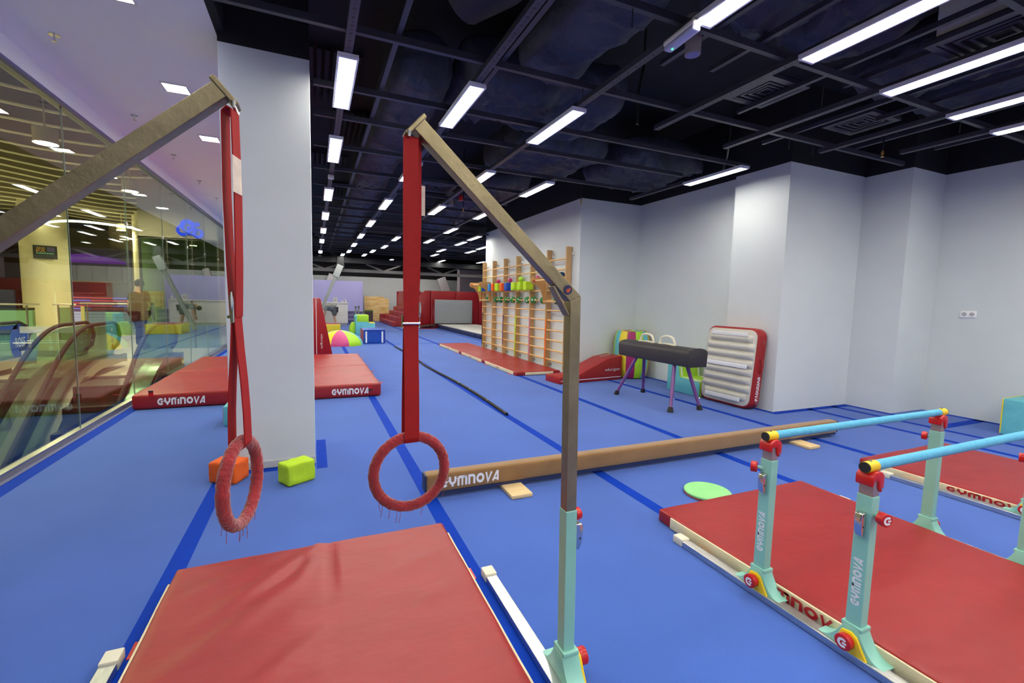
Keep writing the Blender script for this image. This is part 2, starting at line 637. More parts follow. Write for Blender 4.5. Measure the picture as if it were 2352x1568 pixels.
def two_tone(name, x0, x1, y0, y1, split=3.36, lower=WALL, upper=WALLB):
    w = struct(MB().box(x0, x1, y0, y1, 0, split).build(name, lower, smooth=False))
    MB().box(x0, x1, y0, y1, split, TOP).build('upper_band', upper, w, smooth=False)
    return w
two_tone('wall_centre', 4.70, 9.6, 7.63, 12.9, 3.43)
two_tone('wall_alcove', 6.1, 9.6, 5.1, 7.63, 3.43)
two_tone('wall_column', 5.81, 9.6, 4.24, 5.1, 3.37)
two_tone('wall_pier', 7.4, 9.6, 3.64, 4.24, 3.36)
two_tone('wall_right', 8.2, 9.6, FLOOR_Y0, 3.64, 3.36)
two_tone('wall_back', -2.3, 8.2, FLOOR_Y0 - 0.2, FLOOR_Y0, 3.36)
two_tone('wall_far', -2.3, HALL_X1, FLOOR_Y1, FLOOR_Y1 + 0.2, 2.72)
two_tone('wall_far_right', HALL_X1, HALL_X1 + 0.2, 12.47, FLOOR_Y1, 2.9)
struct(MB().box(8.3, 10.4, 27.4, 28.0, 0, 3.3).build('wall_far_pier', mat('pale_mauve_paint', (178, 168, 176), 0.8), smooth=False))
pill = struct(MB().box(-0.645, -0.01, 4.22, 4.86, 0, 3.35).build('wall_pillar', WALL, smooth=False, bevel=0.004))
MB().box(-0.645, -0.01, 4.22, 4.86, 3.35, TOP).build('upper_band', WALLB, pill, smooth=False)
struct(MB().box(-0.65, -0.005, 4.208, 4.22, 0.004, 0.065).build('baseboard_pillar', mat('skirting_grey', (196, 198, 200), 0.6), smooth=False, bevel=0.003))
lil = struct(MB().box(-2.2, 2.72, 29.2, 29.32, 0, 2.41).build('wall_lilac', LILAC, smooth=False))

# double socket on the right wall
sk = thing('wall_socket', 'white double power socket on the grey right hand wall', 'socket', (8.2, 3.236, 1.413))
MB().box(-0.018, 0.0, -0.083, 0.083, -0.045, 0.045).build('plate', mat('bright_white_plastic', (252, 252, 252), 0.4), sk, bevel=0.004)
for y in (-0.04, 0.04):
    b = MB().cyl((-0.0195, y, 0), (-0.018, y, 0), 0.028, n=20).build('outlet', mat('socket_grey', (190, 190, 190), 0.5), sk)
    for q in (-0.01, 0.01):
        MB().cyl((-0.0205, y + q, 0), (-0.0192, y + q, 0), 0.004, n=8).build('pin_hole', BLKR, b)

# ---- black ceiling with grid
ceil = struct(MB().box(-2.3, HALL_X1, FLOOR_Y0, FLOOR_Y1, TOP, TOP + 0.1).build('ceiling', CEILB, smooth=False))
def right_end(y):
    return 8.15 if y < 3.6 else 7.35 if y < 4.2 else 5.75 if y < 5.1 else 5.9 if y < 7.3 else 4.45 if y < 12.5 else 9.8
GZ = 3.33
grid = node('ceiling_grid')
ys = [-3.6, -2.55, -1.5, -0.5, 0.5, 1.52, 2.55, 3.62, 4.62, 5.36, 6.4, 7.5, 8.55, 9.6, 10.6, 11.65, 12.7, 13.7, 14.75, 15.8, 16.8, 17.85, 18.9, 19.9, 20.9]
for i, y in enumerate(ys):
    x1 = right_end(y) - (0.9 if 5 < y < 12 else 0.25)
    x0 = 0.02 if y > 4.3 else -0.6
    o = MB().box(x0, x1, -0.02, 0.02, 0, 0.05).build('grid_bar', BARB, grid, smooth=False, loc=(0, y, GZ))
for x, y0, y1 in ((0.6, 0.6, 20.5), (1.43, 0.2, 20.5), (2.62, -2.0, 3.1), (3.05, 0.5, 3.0), (3.95, -1.0, 3.5), (4.3, -3, 2.7), (4.95, -3, 4.0), (5.35, 1.5, 3.0),
                  (6.05, -2.0, 3.6), (6.9, -2, 3.2), (2.45, 5.2, 6.6), (3.9, 13, 20), (6.2, 13, 20)):
    MB().box(-0.02, 0.02, 0, y1 - y0, 0, 0.04).build('grid_runner', BARB, grid, smooth=False, loc=(x, y0, GZ + 0.05))
ROWS = {0.262: (-2.0, 22.0), 1.298: (-2.0, 21), 2.325: (-2.0, 17.5), 3.345: (-1.5, 15), 4.45: (-2, 4.1), 5.55: (-2, 3.7), 6.4: (-2, 3.3), 4.38: (12.7, 17.6)}
for x, (y0, y1) in ROWS.items():
    if x == 3.345:
        for a, b in ((-1.5, 4.0), (6.2, 15)):
            MB().box(-0.03, 0.03, 0, b - a, 0, 0.045).build('trunking', PERF, grid, smooth=False, loc=(x, a, 3.285))
        continue
    MB().box(-0.03, 0.03, 0, y1 - y0, 0, 0.045).build('trunking', PERF, grid, smooth=False, loc=(x, y0, 3.285))
MB().box(-0.03, 0.03, 0, 1.3, 0, 0.045).build('trunking', PERF, grid, smooth=False, loc=(5.2, 5.5, 3.285))
for (x, y) in ((1.9, 2.55), (2.2, 3.62), (2.9, 4.62), (1.8, 6.4), (2.9, 7.5), (4.1, 2.75), (4.9, 3.62), (5.3, 3.62), (3.4, 5.36), (0.95, 5.36), (5.9, 2.55)):
    MB().cyl((x, y, 3.21), (x, y, 3.37), 0.004, n=6).build('hanger_rod', STEELD, grid)
# corrugated deck strips seen between the ducts
for x, y in ((-0.2, 2.2), (-0.2, 6.0), (0.3, 7.8), (-0.1, 10.2), (0.3, 12.8)):
    b = MB()
    for k in range(9):
        b.box(x + k * 0.09, x + k * 0.09 + 0.05, y, y + 1.6, 4.3, 4.34)
    d = b.build('perforated_deck', CEILB, ceil, smooth=False)

# ---- ducts wrapped in black fabric
def wob(amp, sc, seed):
    def f(x, y, z):
        n = noise.noise_vector(Vector((x * sc + seed, y * sc, z * sc + 3.1 * seed)))
        m = noise.noise_vector(Vector((x * sc * 3.3 + seed, y * sc * 3.3, z * sc * 3.3)))
        return (n * amp + m * (amp * 0.4))
    return f
def folds(amp, sc, seed):
    """sharp cloth folds: ridged noise on top of a soft sag"""
    def f(x, y, z):
        p = Vector((x * sc + seed, y * sc * 0.8, z * sc + 3.1 * seed))
        n = noise.noise_vector(p)
        w = noise.noise_vector(p * 0.7 + Vector((5, 1, 2)))
        q = p * 1.9 + w * 1.2
        r1 = 1 - abs(noise.noise(q)) * 2.2
        r2 = 1 - abs(noise.noise(q * 2.3 + Vector((9, 2, 4)))) * 2.2
        d = 0.62 * max(0, r1) ** 2 + 0.3 * max(0, r2) ** 2
        return n * amp * 0.8 + Vector((0, 0, -amp * d * (1.0 if z < 0.1 else 0.2)))
    return f
def crumpled(label, c, size, amp=0.06, sc=2.2, seed=1, rot=0.0):
    o = MB().rbox((0, 0, 0), size, min(size) * 0.42, (max(6, int(size[0] * 22)), max(6, int(size[1] * (22 if size[1] < 3 else 12))), 9), folds(amp * 1.25, sc, seed)).build('wrapped_duct', DUCTM, angle=120)
    o.location = c
    o.rotation_euler = (0, 0, rot)
    return tag(o, label, 'duct', 'fabric wrapped ducts under the black ceiling')
crumpled('long black fabric wrapped duct running along the hall between the first two lamp rows', (0.98, 10.6, 3.72), (0.62, 12.4, 0.5), 0.05, 2.6, 1)
crumpled('short black wrapped duct end beside the perforated rail of the second lamp row', (2.0, 3.1, 3.7), (0.62, 1.9, 0.42), 0.05, 2.4, 2)
crumpled('black wrapped duct crossing above the third lamp row', (2.32, 4.9, 3.83), (1.9, 1.2, 0.5), 0.08, 2.2, 3)
crumpled('broad crumpled black duct in front of the wall bars corner', (3.2, 6.38, 3.76), (1.5, 1.5, 0.46), 0.08, 2.0, 4)
crumpled('sagging black duct wrap over the alcove lamp', (4.95, 6.25, 3.76), (1.4, 1.4, 0.46), 0.09, 2.6, 5)
crumpled('black duct wrap with pale frayed edge above the big right lamps', (3.0, 2.0, 3.78), (0.9, 1.6, 0.44), 0.08, 2.2, 6)
crumpled('low black duct wrap beside the ceiling air outlet', (3.95, 2.5, 3.8), (0.8, 0.8, 0.36), 0.07, 3.0, 7)
crumpled('black duct wrap between the right hand lamp rows', (5.1, 2.2, 3.75), (0.8, 1.5, 0.4), 0.07, 2.6, 8)
crumpled('black duct wrap above the right wall lamp', (6.1, 2.4, 3.72), (0.7, 1.2, 0.36), 0.06, 2.6, 9)
crumpled('long black wrapped duct above the wall bars', (3.35, 10.9, 3.78), (0.9, 6.2, 0.5), 0.08, 2.0, 10)
crumpled('grey black wrapped duct far back above the pit', (5.6, 17.5, 3.8), (2.6, 1.0, 0.55), 0.06, 1.6, 11)
crumpled('long dark duct far back across the hall', (4.4, 19.2, 3.75), (6.0, 0.6, 0.5), 0.04, 1.6, 12)
# bent round duct
o = MB().tube([(0.2, 1.9, 3.95), (0.62, 2.15, 3.93), (1.05, 2.42, 3.9), (1.32, 2.72, 3.88), (1.38, 3.0, 3.86), (1.28, 3.3, 3.85), (1.1, 3.62, 3.85)], 0.24, 20).build('round_duct', DUCTR)
tag(o, 'bent round black duct elbow beside the nearest lamp row', 'duct')
for k, (x, y) in enumerate(((0.42, 2.95), (0.5, 3.0), (0.62, 3.05), (0.7, 3.08), (1.25, 4.05), (1.45, 4.1))):
    MB().box(x, x + 0.045, y, y + 0.06, 4.36, 4.4).build('roof_slot', mat('slot_blue_%d' % k, (70, 100, 140), 0.6), ceil, smooth=False)

# air outlets (square diffusers)
def diffuser(label, c, s, tilt=0.0, box=False):
    t = thing('air_diffuser', label, 'vent', c, tilt)
    MB().box(-s / 2, s / 2, -s / 2, s / 2, 0.02, 0.03).build('backing', BLKR, t, smooth=False)
    for k in range(5):
        a = s / 2 * (1 - k * 0.19)
        b = MB()
        w = 0.022 if k else 0.05
        b.box(-a, a, -a, -a + w, -0.012 + 0.004 * k, 0.02).box(-a, a, a - w, a, -0.012 + 0.004 * k, 0.02)
        b.box(-a, -a + w, -a + w, a - w, -0.012 + 0.004 * k, 0.02).box(a - w, a, -a + w, a - w, -0.012 + 0.004 * k, 0.02)
        b.build('louvre_frame', BARB, t, smooth=False)
    if box:
        MB().rbox((0, 0.0, 0.17), (s * 0.86, s * 0.86, 0.28), 0.02, (2, 2, 2)).build('plenum_box', mat('pale_foil_box', (240, 240, 232), 0.6, 0, 0.08, 3), t)
    return t
diffuser('square black air diffuser hung under a pale plenum box', (4.4, 1.72, 3.36), 0.62, 0, True)
diffuser('square black air diffuser between the lamp rows before the grey column', (3.87, 3.13, 3.43), 0.5)
diffuser('square black air diffuser nearest the right wall', (5.39, 3.18, 3.43), 0.5)
diffuser('square black air diffuser beside the grey pillar head', (-0.05, 2.75, 3.4), 0.62)
diffuser('small black slotted air outlet far down the hall by the second lamp row', (2.05, 8.3, 3.45), 0.6)

# ---- luminaires
lamp0 = thing('ceiling_lamp', 'slim white LED ceiling luminaire with grey frame under the black grid', 'lamp', (0.262, 4.345, 3.25), 0, 'LED luminaires of the black ceiling')
fb = MB()
fb.box(-0.077, -0.062, -0.515, 0.515, 0, 0.034).box(0.062, 0.077, -0.515, 0.515, 0, 0.034)
fb.box(-0.062, 0.062, -0.515, -0.495, 0, 0.034).box(-0.062, 0.062, 0.495, 0.515, 0, 0.034).box(-0.062, 0.062, -0.495, 0.495, 0.026, 0.034)
fb.build('frame', LAMPF, lamp0, smooth=False)
MB().box(-0.062, 0.062, -0.495, 0.495, 0.006, 0.014).build('diffuser', LAMPL, lamp0, smooth=False)
LROWS = [
    ('in the row beside the grey pillar', [(0.258, y) for y in (6.28, 8.98, 11.34, 13.86, 16.45, 20.4, 23.1, 1.8, -0.75, -3.3)]),
    ('in the second row from the grey pillar', [(1.298, y) for y in (4.35, 6.84, 9.33, 11.86, 14.42, 16.93, 19.45, 23.0, 1.3, -1.2, -3.7)] + [(1.15, 21.2)]),
    ('in the third row from the grey pillar', [(2.325, y) for y in (4.385, 6.74, 9.38, 11.9, 14.44, 16.95, 1.88, -0.65, -3.2)] + [(2.13, 18.8), (2.0, 20.7)]),
    ('in the row in front of the wall bars', [(3.345, y) for y in (6.87, 9.4, 11.94, 14.45, 1.88, -0.65, -3.2)]),
    ('in the row over the balance beam end', [(4.45, y) for y in (1.94, -0.6, -3.1)]),
    ('in the row over the far right mat', [(5.53, y) for y in (1.96, -0.6, -3.1)]),
    ('in the row nearest the right wall', [(6.38, y) for y in (1.97, -0.6, -3.1)] + [(7.3, 0.6)]),
    ('alone beside the alcove wall and grey column', [(5.2, 4.95)]),
    ('over the tumbling track and red pit', [(4.385, 14.45), (4.38, 16.9), (4.36, 13.0), (4.6, 18.8), (5.46, 16.7), (5.4, 15.2), (7.4, 15.4), (7.4, 18.5), (7.4, 21), (5.6, 21.5), (3.4, 22.6)]),
    ('added out of sight behind the roof truss to brighten the far end', [(x, y, 1.45 + 1.64 * y / 22) for x in (0.3, 2.4, 4.5, 6.6) for y in (26.6, 28.2)])]  # extra hidden lamps, added only to brighten the dim far end
lamp0['label'] = 'slim white LED ceiling luminaire ' + LROWS[0][0]
lamp0['group'] = 'LED luminaires ' + LROWS[0][0]
for where, pts_ in LROWS:
    for q_ in pts_:
        o = dup(lamp0, (q_[0], q_[1], q_[2] if len(q_) > 2 else 3.25), label='slim white LED ceiling luminaire ' + where)
        o['group'] = 'LED luminaires ' + where

# small ceiling devices
t = thing('emergency_light', 'white emergency light with green LED clipped to the perforated ceiling rail', 'emergency light', (2.265, 2.5, 3.19), math.radians(-4))
MB().rbox((0, 0, 0.05), (0.075, 0.3, 0.04), 0.015, (2, 4, 2)).build('housing', WHITEP, t)
MB().rbox((0, 0, 0.018), (0.07, 0.29, 0.036), 0.016, (2, 4, 2)).build('lens', mat('frosted_lens', (176, 180, 214), 0.25), t)
MB().sphere((0.0, 0.09, -0.001), 0.006, 8, 6).build('indicator', emit('green_led', (40, 255, 90), 6), t)
t = thing('ceiling_speaker', 'beige cylindrical speaker under the ceiling beside the emergency light', 'speaker', (2.52, 2.66, 3.24))
MB().cyl((0, 0, 0), (0, 0, 0.26), 0.055, n=24).build('body', mat('beige_metal', (150, 138, 138), 0.5), t)
MB().cyl((0, 0, -0.004), (0, 0, 0.001), 0.046, n=24).build('grille', mat('speaker_grille', (120, 120, 170), 0.6), t)
t = thing('ceiling_speaker', 'pale cylindrical ceiling speaker behind the red alarm box', 'speaker', (2.5, 9.0, 3.3))
MB().cyl((0, 0, 0), (0, 0, 0.28), 0.07, n=20).build('body', MATS['beige_metal'], t)
MB().cyl((0, 0, -0.004), (0, 0, 0.001), 0.06, n=20).build('grille', MATS['speaker_grille'], t)
t = thing('alarm_sounder', 'small red fire alarm box hanging from a ceiling rail', 'alarm', (2.42, 8.0, 3.2))
MB().rbox((0, 0, 0.05), (0.07, 0.05, 0.1), 0.012, (2, 2, 2)).build('box', REDP, t)
MB().tube([(0.03, 0, 0.1), (0.07, 0.02, 0.13), (0.06, 0.03, 0.2)], 0.008, 6).build('cable', BLKR, t)
t = thing('smoke_detector', 'white smoke detector box between the lamps of the row next to the grey pillar', 'detector', (0.258, 7.6, 3.22))
MB().rbox((0, 0, 0.03), (0.085, 0.085, 0.06), 0.012, (2, 2, 2)).build('body', WHITEP, t)
MB().cyl((0, 0, -0.004), (0, 0, 0.001), 0.02, n=12).build('lens', LAMPF, t)
t = thing('cable_coil', 'loose loops of cable hanging under the ceiling', 'cable', (0.9, 8.0, 3.22))
for k in range(3):
    MB().tube([(0.14 * math.cos(a) - 0.05 * k, 0.06 * math.sin(a), 0.1 + 0.09 * math.sin(a * 1.0 + k)) for a in [i * 2 * PI / 14 for i in range(15)]], 0.006, 5).build('loop', mat('cable_grey%d' % k, (130, 130, 130), 0.5), t)
MB().tube([(0.0, 0, 0.1), (-0.03, 0, 0.15), (-0.04, 0, 0.2)], 0.006, 5).build('feed', MATS['cable_grey0'], t)
for n_, (x, y, z) in enumerate(((4.3, 7.0, 3.15), (5.9, 3.22, 3.16), (2.75, 8.9, 3.2))):
    t = thing('sprinkler_head', ['brass sprinkler head in front of the crumpled duct by the corner', 'brass sprinkler head below the grid near the right lamps', 'brass sprinkler head over the wall bars'][n_], 'sprinkler', (x, y, z))
    MB().lathe([(0.0, 0), (0.018, 0.0), (0.018, 0.005), (0.006, 0.012), (0.006, 0.03), (0.014, 0.035), (0.014, 0.06), (0.006, 0.065), (0.006, 0.08)], 10).build('body', mat('brass%d' % n_, (190, 150, 80), 0.35, 0.9), t)
    MB().cyl((0, 0, 0.078), (0, 0, TOP - z), 0.008, n=8).build('drop_pipe', CEILB, t)
t = thing('conduit', 'bent grey conduit dropping to the alcove lamp', 'conduit', (4.95, 5.0, 3.29))
MB().tube([(0.25, -0.2, 0.0), (0.26, -0.25, 0.18), (0.1, -0.42, 0.3), (0.1, -0.44, 0.6), (0.1, -0.44, 1.05)], 0.012, 8).build('pipe', STEELD, t)
t = thing('conduit', 'vertical dark conduit beside the end of the third perforated rail', 'conduit', (3.1, 4.0, 3.3))
MB().tube([(0, 0, 0.0), (0.0, 0.0, 0.35), (0.05, 0.0, 0.6), (0.05, 0, 1.0)], 0.014, 8).build('pipe', STEELD, t)

# ---- white soffit along the glass
sof = struct(MB().box(-2.22, -0.66, FLOOR_Y0, FLOOR_Y1, 3.43, 3.5).build('ceiling_soffit', SOFFIT, smooth=False))
struct(MB().box(-0.66, -0.6, FLOOR_Y0, FLOOR_Y1, 3.43, TOP).build('trim_1', WALLB, smooth=False))
struct(MB().box(-2.28, -2.2, FLOOR_Y0, FLOOR_Y1, 3.27, 3.5).build('trim_2', SOFFIT, smooth=False))
struct(MB().box(-2.26, -2.19, FLOOR_Y0, FLOOR_Y1, 3.2, 3.235).build('trim_3', STEELD, smooth=False))
struct(MB().box(-2.25, -2.205, FLOOR_Y0, FLOOR_Y1, 3.235, 3.27).build('trim_4', mat('channel_violet', (120, 116, 160), 0.5), smooth=False))
p0 = thing('soffit_panel', 'small square white LED panel let into the white soffit', 'lamp', (-1.2, 5.55, 3.43), 0, 'square panels in the white soffit')
b = MB()
b.box(-0.11, 0.11, -0.11, -0.095, -0.012, 0).box(-0.11, 0.11, 0.095, 0.11, -0.012, 0).box(-0.11, -0.095, -0.095, 0.095, -0.012, 0).box(0.095, 0.11, -0.095, 0.095, -0.012, 0)
b.build('frame', WHITEP, p0, smooth=False)
MB().box(-0.095, 0.095, -0.095, 0.095, -0.008, -0.002).build('diffuser', PANELL, p0, smooth=False)
for y in (4.0, 7.1, 8.65, 10.2, 11.75, 13.3, 2.45, 0.9, -0.65, -2.2):
    dup(p0, (-1.2, y, 3.43))
s0 = thing('sprinkler_head', 'chrome sprinkler head on the white soffit', 'sprinkler', (-1.83, 6.6, 3.43), 0, 'sprinklers in the white soffit')
MB().cyl((0, 0, -0.006), (0, 0, 0), 0.036, n=18).build('escutcheon', SILVER, s0)
MB().cyl((0, 0, -0.05), (0, 0, -0.006), 0.007, n=8).build('stem', SILVER, s0)
MB().cyl((0, 0, -0.054), (0, 0, -0.05), 0.018, n=12).build('deflector', SILVER, s0)
for y in (4.87, 8.16, 9.78, 11.34, 12.9):
    dup(s0, (-1.83, y, 3.43))

# ---- glass front
win = node('window_1')
seams = [-4.92 + 1.552 * k for k in range(23)]
for a, b_ in zip(seams[:-1], seams[1:]):
    MB().box(-2.226, -2.214, a + 0.004, b_ - 0.004, 0.05, 3.21).build('pane', GLASS, win, smooth=False)
for y in seams[1:-1]:
    MB().box(-2.232, -2.208, y - 0.018, y + 0.018, 2.3, 2.35).build('clamp', SILVER, win, smooth=False, bevel=0.002)
    MB().box(-2.2255, -2.2145, y - 0.0035, y + 0.0035, 0.05, 3.21).build('joint_seal', mat('seal_grey%d' % int(y * 10 + 100), (150, 160, 155), 0.5), win, smooth=False)
sill = struct(MB().box(-2.25, -2.19, FLOOR_Y0, FLOOR_Y1, 0, 0.05).build('trim_5', STEEL, smooth=False))
struct(MB().box(-2.19, -2.14, FLOOR_Y0, FLOOR_Y1, -0.002, 0.004).build('trim_6', mat('edge_strip_violet', (96, 100, 140), 0.6), smooth=False))

# ================================================================== MALL BEHIND THE GLASS
struct(MB().box(-16, -5.2, 0, 33, -0.2, 0).build('floor_mall', MALLF, smooth=False))
struct(MB().box(-5.2, -2.28, 9.9, 33, -0.2, 0).build('floor_mall_landing', MALLF, smooth=False))
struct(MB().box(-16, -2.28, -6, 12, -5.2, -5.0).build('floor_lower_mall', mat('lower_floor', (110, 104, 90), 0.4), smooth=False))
struct(MB().box(-16.2, -16, -6, 33, -5.2, 5).build('wall_mall_left', CREAMW, smooth=False))
struct(MB().box(-16, -2.3, 33, 33.2, 0, 5).build('wall_mall_end', CREAMW, smooth=False))
struct(MB().box(-16, -2.3, -6.2, -6, -5.2, 5).build('wall_mall_near', CREAMW, smooth=False))
struct(MB().box(-5.2, -2.3, 9.7, 9.9, -5.0, -0.01).build('wall_void_end', DARKV, smooth=False))
struct(MB().box(-2.36, -2.28, -6, 9.9, -5.0, -0.01).build('wall_void_side', DARKV, smooth=False))
mceil = struct(MB().box(-16, -2.28, -6, 33, 4.85, 4.95).build('ceiling_mall', MALLC, smooth=False))
yf, k = 3.0, 0
while yf < 24:
    ph = 0.28 * k
    b = MB()
    n = 44
    for i in range(n):
        q = []
        for t_ in (i / n, (i + 1) / n):
            x = -15.8 + 13.4 * t_
            y = yf + 0.35 * math.sin(0.55 * x + ph) + 0.12 * math.sin(1.3 * x - ph)
            z = 4.32 + 0.16 * math.sin(0.8 * x + 0.5 * ph)
            q.append((x, y, z))
        (x0, y0, z0), (x1, y1, z1) = q
        b.add([(x0, y0, z0), (x1, y1, z1), (x1, y1, 4.85), (x0, y0, 4.85), (x0, y0 + 0.04, z0), (x1, y1 + 0.04, z1), (x1, y1 + 0.04, 4.85), (x0, y0 + 0.04, 4.85)],
              [(0, 1, 2, 3), (7, 6, 5, 4), (0, 4, 5, 1)])
    fo = b.build('ceiling_fin', FINM, mceil, smooth=True)
    pts_ = []
    for i in range(n + 1):
        x = -15.8 + 13.4 * i / n
        pts_.append((x, yf + 0.02 + 0.35 * math.sin(0.55 * x + ph) + 0.12 * math.sin(1.3 * x - ph), 4.31 + 0.16 * math.sin(0.8 * x + 0.5 * ph)))
    MB().tube(pts_, 0.028, 6).build('fin_edge_painted_light', FINE, fo)  # pale strip paints the light on the fin's bottom edge
    yf += 0.62 + 0.02 * k
    k += 1
for k_, (yy, zz) in enumerate(((20.6, 3.72),)):
    o = MB().tube([(-10.5 + 4.6 * i / 24, yy + 0.9 * math.sin(i * 0.26 + k_), zz) for i in range(25)], 0.035, 8).build('cove_tube', emit('cove_glow%d' % k_, (255, 236, 196), 9))
    tag(o, 'curved warm light tube before the thick mall column', 'lamp')
WARM = emit('mall_warm_lamp', (255, 236, 198), MALL_E)
d0 = thing('mall_downlight', 'round cream drum downlight hanging from the mall ceiling', 'lamp', (-3.61, 9.15, 3.6), 0, 'drum downlights of the mall')
MB().lathe([(0.14, 0.0), (0.14, 0.22), (0.0, 0.22)], 24).build('drum', CREAMW, d0)
MB().lathe([(0.0, 0.02), (0.13, 0.02)], 24).build('lens', WARM, d0)
MB().cyl((0, 0, 0.22), (0, 0, 1.25), 0.012, n=8).build('rod', CREAMW, d0)
for x, y in ((-3.6, 12.5), (-3.65, 14.2), (-3.62, 16.0), (-3.6, 5.8), (-7.2, 10), (-7.2, 14), (-7.4, 18), (-6.2, 20.5), (-7.2, 24), (-10.5, 12), (-10.5, 17), (-10.8, 21.5), (-7.2, 6), (-10.5, 6), (-5.0, 25)):
    dup(d0, (x, y, 3.6))

def column(label, x, y, r):
    o = MB().lathe([(r + 0.06, 0), (r + 0.06, 0.12), (r, 0.13), (r, 4.84)], 32).build('mall_column', CREAMW)
    o.location = (x, y, 0)
    return tag(o, label, 'column')
column('thick round cream column carrying a black poster', -8.9, 22.0, 0.64)
column('round cream column between the light bands and the glass partition', -8.45, 28.0, 0.5)
column('round cream column behind the glowing yellow counter', -11.0, 21.4, 0.6)
column('tall round cream column right behind the escalator landing', -5.5, 20.6, 0.42)
pa = math.atan2(-8.97, 21.36)
t = thing('poster', 'black poster with orange letters on the thick mall column', 'poster', (-8.9 + 0.72 * math.sin(-pa), 22.0 - 0.72 * math.cos(pa), 2.53), -pa)
MB().box(-0.3, 0.3, -0.01, 0.0, 0, 0.46).build('sheet', POSTER, t, smooth=False)
for s_, (x, z) in (('ЖА', (-0.11, 0.36)), ('РА', (-0.11, 0.27))):
    words(s_, 0.22, 0.085, (x, -0.012, z), (1, 0, 0), (0, 0, 1), POSTO, t, 'lettering', 0.01)
MB().box(0.05, 0.24, -0.0115, -0.01, 0.25, 0.4).build('violet_block', POSTP, t, smooth=False)
for k in range(7):
    MB().box(-0.22 + k * 0.064, -0.17 + k * 0.064, -0.0115, -0.01, 0.17, 0.21).build('teal_letter_bar', POSTT, t, smooth=False)

# light shop at the end of the mall
sh = thing('light_shop', 'shop front with rows of red and blue LED bands far down the mall', 'shop', (-9.6, 27.0, 0))
MB().box(-1.6, 1.7, 0.0, 0.2, 0, 3.4).build('front_wall', mat('shop_grey', (120, 120, 134), 0.6), sh, smooth=False)
MB().box(-1.3, 0.75, -0.05, 0.0, 1.22, 1.85).build('dark_red_panel', mat('wine_panel', (110, 20, 36), 0.5), sh, smooth=False)
MB().box(-1.5, 1.6, -0.07, 0.0, 1.84, 1.9).build('steel_lintel', SILVER, sh, smooth=False)
for k in range(6):
    MB().box(-1.4 + 0.55 * k, -1.36 + 0.55 * k, -0.03, 0, 1.9, 2.65).build('mullion', STEELD, sh, smooth=False)
LR, LB, LW, LV = emit('led_red', (255, 90, 90), 0.9), emit('led_blue', (130, 130, 255), 1.0), emit('led_white', (235, 225, 255), 0.5), emit('led_violet', (150, 80, 190), 0.35)
for k in range(5):
    z = 0.62 + k * 0.125
    for j in range(4):
        MB().box(-1.4 + 0.8 * j, -0.62 + 0.8 * j, -0.12, -0.08, z, z + 0.03).build('led_band', (LR, LB)[(k + j) % 3 == 1], sh, smooth=False)
for k in range(4):
    MB().box(-1.5, 1.6, -0.5 + 0.1 * k, -0.1, 0.13 * k, 0.13 * k + 0.11).build('lit_step', LW, sh, smooth=False)
MB().prism([(-1.6, 2.72), (1.7, 2.72), (1.2, 2.95), (0.2, 3.12), (-0.8, 3.0)], 'y', -0.3, 0.0).build('violet_canopy', LV, sh, smooth=False)
MB().box(0.0, 0.12, -0.6, -0.5, 0.02, 0.75).build('yellow_post', emit('yellow_post', (255, 230, 130), 0.5), sh, smooth=False)
t = thing('light_counter', 'glowing pale yellow counter behind the mall railing', 'counter', (-9.6, 19.6, 0))
MB().box(-1.5, 1.05, 0, 0.5, 0.2, 0.78).build('lit_front', emit('counter_glow', (255, 246, 176), 0.6), t, smooth=False)
MB().box(-1.55, 1.1, -0.03, 0.55, 0.78, 0.84).build('top', STEELD, t, smooth=False)
MB().box(-1.5, 1.05, 0.02, 0.5, 0, 0.2).build('plinth', DARKV, t, smooth=False)
MB().box(-14, -11.3, 26.6, 27, 0, 3.4).build('dark_shop', mat('dark_shop_mat', (60, 40, 44), 0.6), smooth=False)
tag(bpy.data.objects['dark_shop'], 'dark unlit shop front left of the light shop', 'shop')

def railing(label, x0, x1, y):
    t = thing('glass_railing', label, 'railing', ((x0 + x1) / 2, y, 0))
    h = (x1 - x0) / 2
    MB().box(-h, h, -0.006, 0.006, 0.06, 0.98).build('glass_panel', GLASS2, t, smooth=False)
    MB().cyl((-h - 0.1, 0, 1.06), (h + 0.1, 0, 1.06), 0.025, n=10).build('handrail', STEEL, t)
    for x in (-h * 0.9, h * 0.9):
        MB().box(x - 0.015, x + 0.015, -0.015, 0.015, 0, 1.04).build('post', STEEL, t, smooth=False)
railing('glass railing with steel handrail before the glowing counter', -9.9, -6.75, 16.0)
railing('short glass railing with steel handrail beside the thick column', -6.45, -6.15, 16.4)
railing('glass railing with steel handrail before the far cream column', -6.6, -5.2, 18.4)

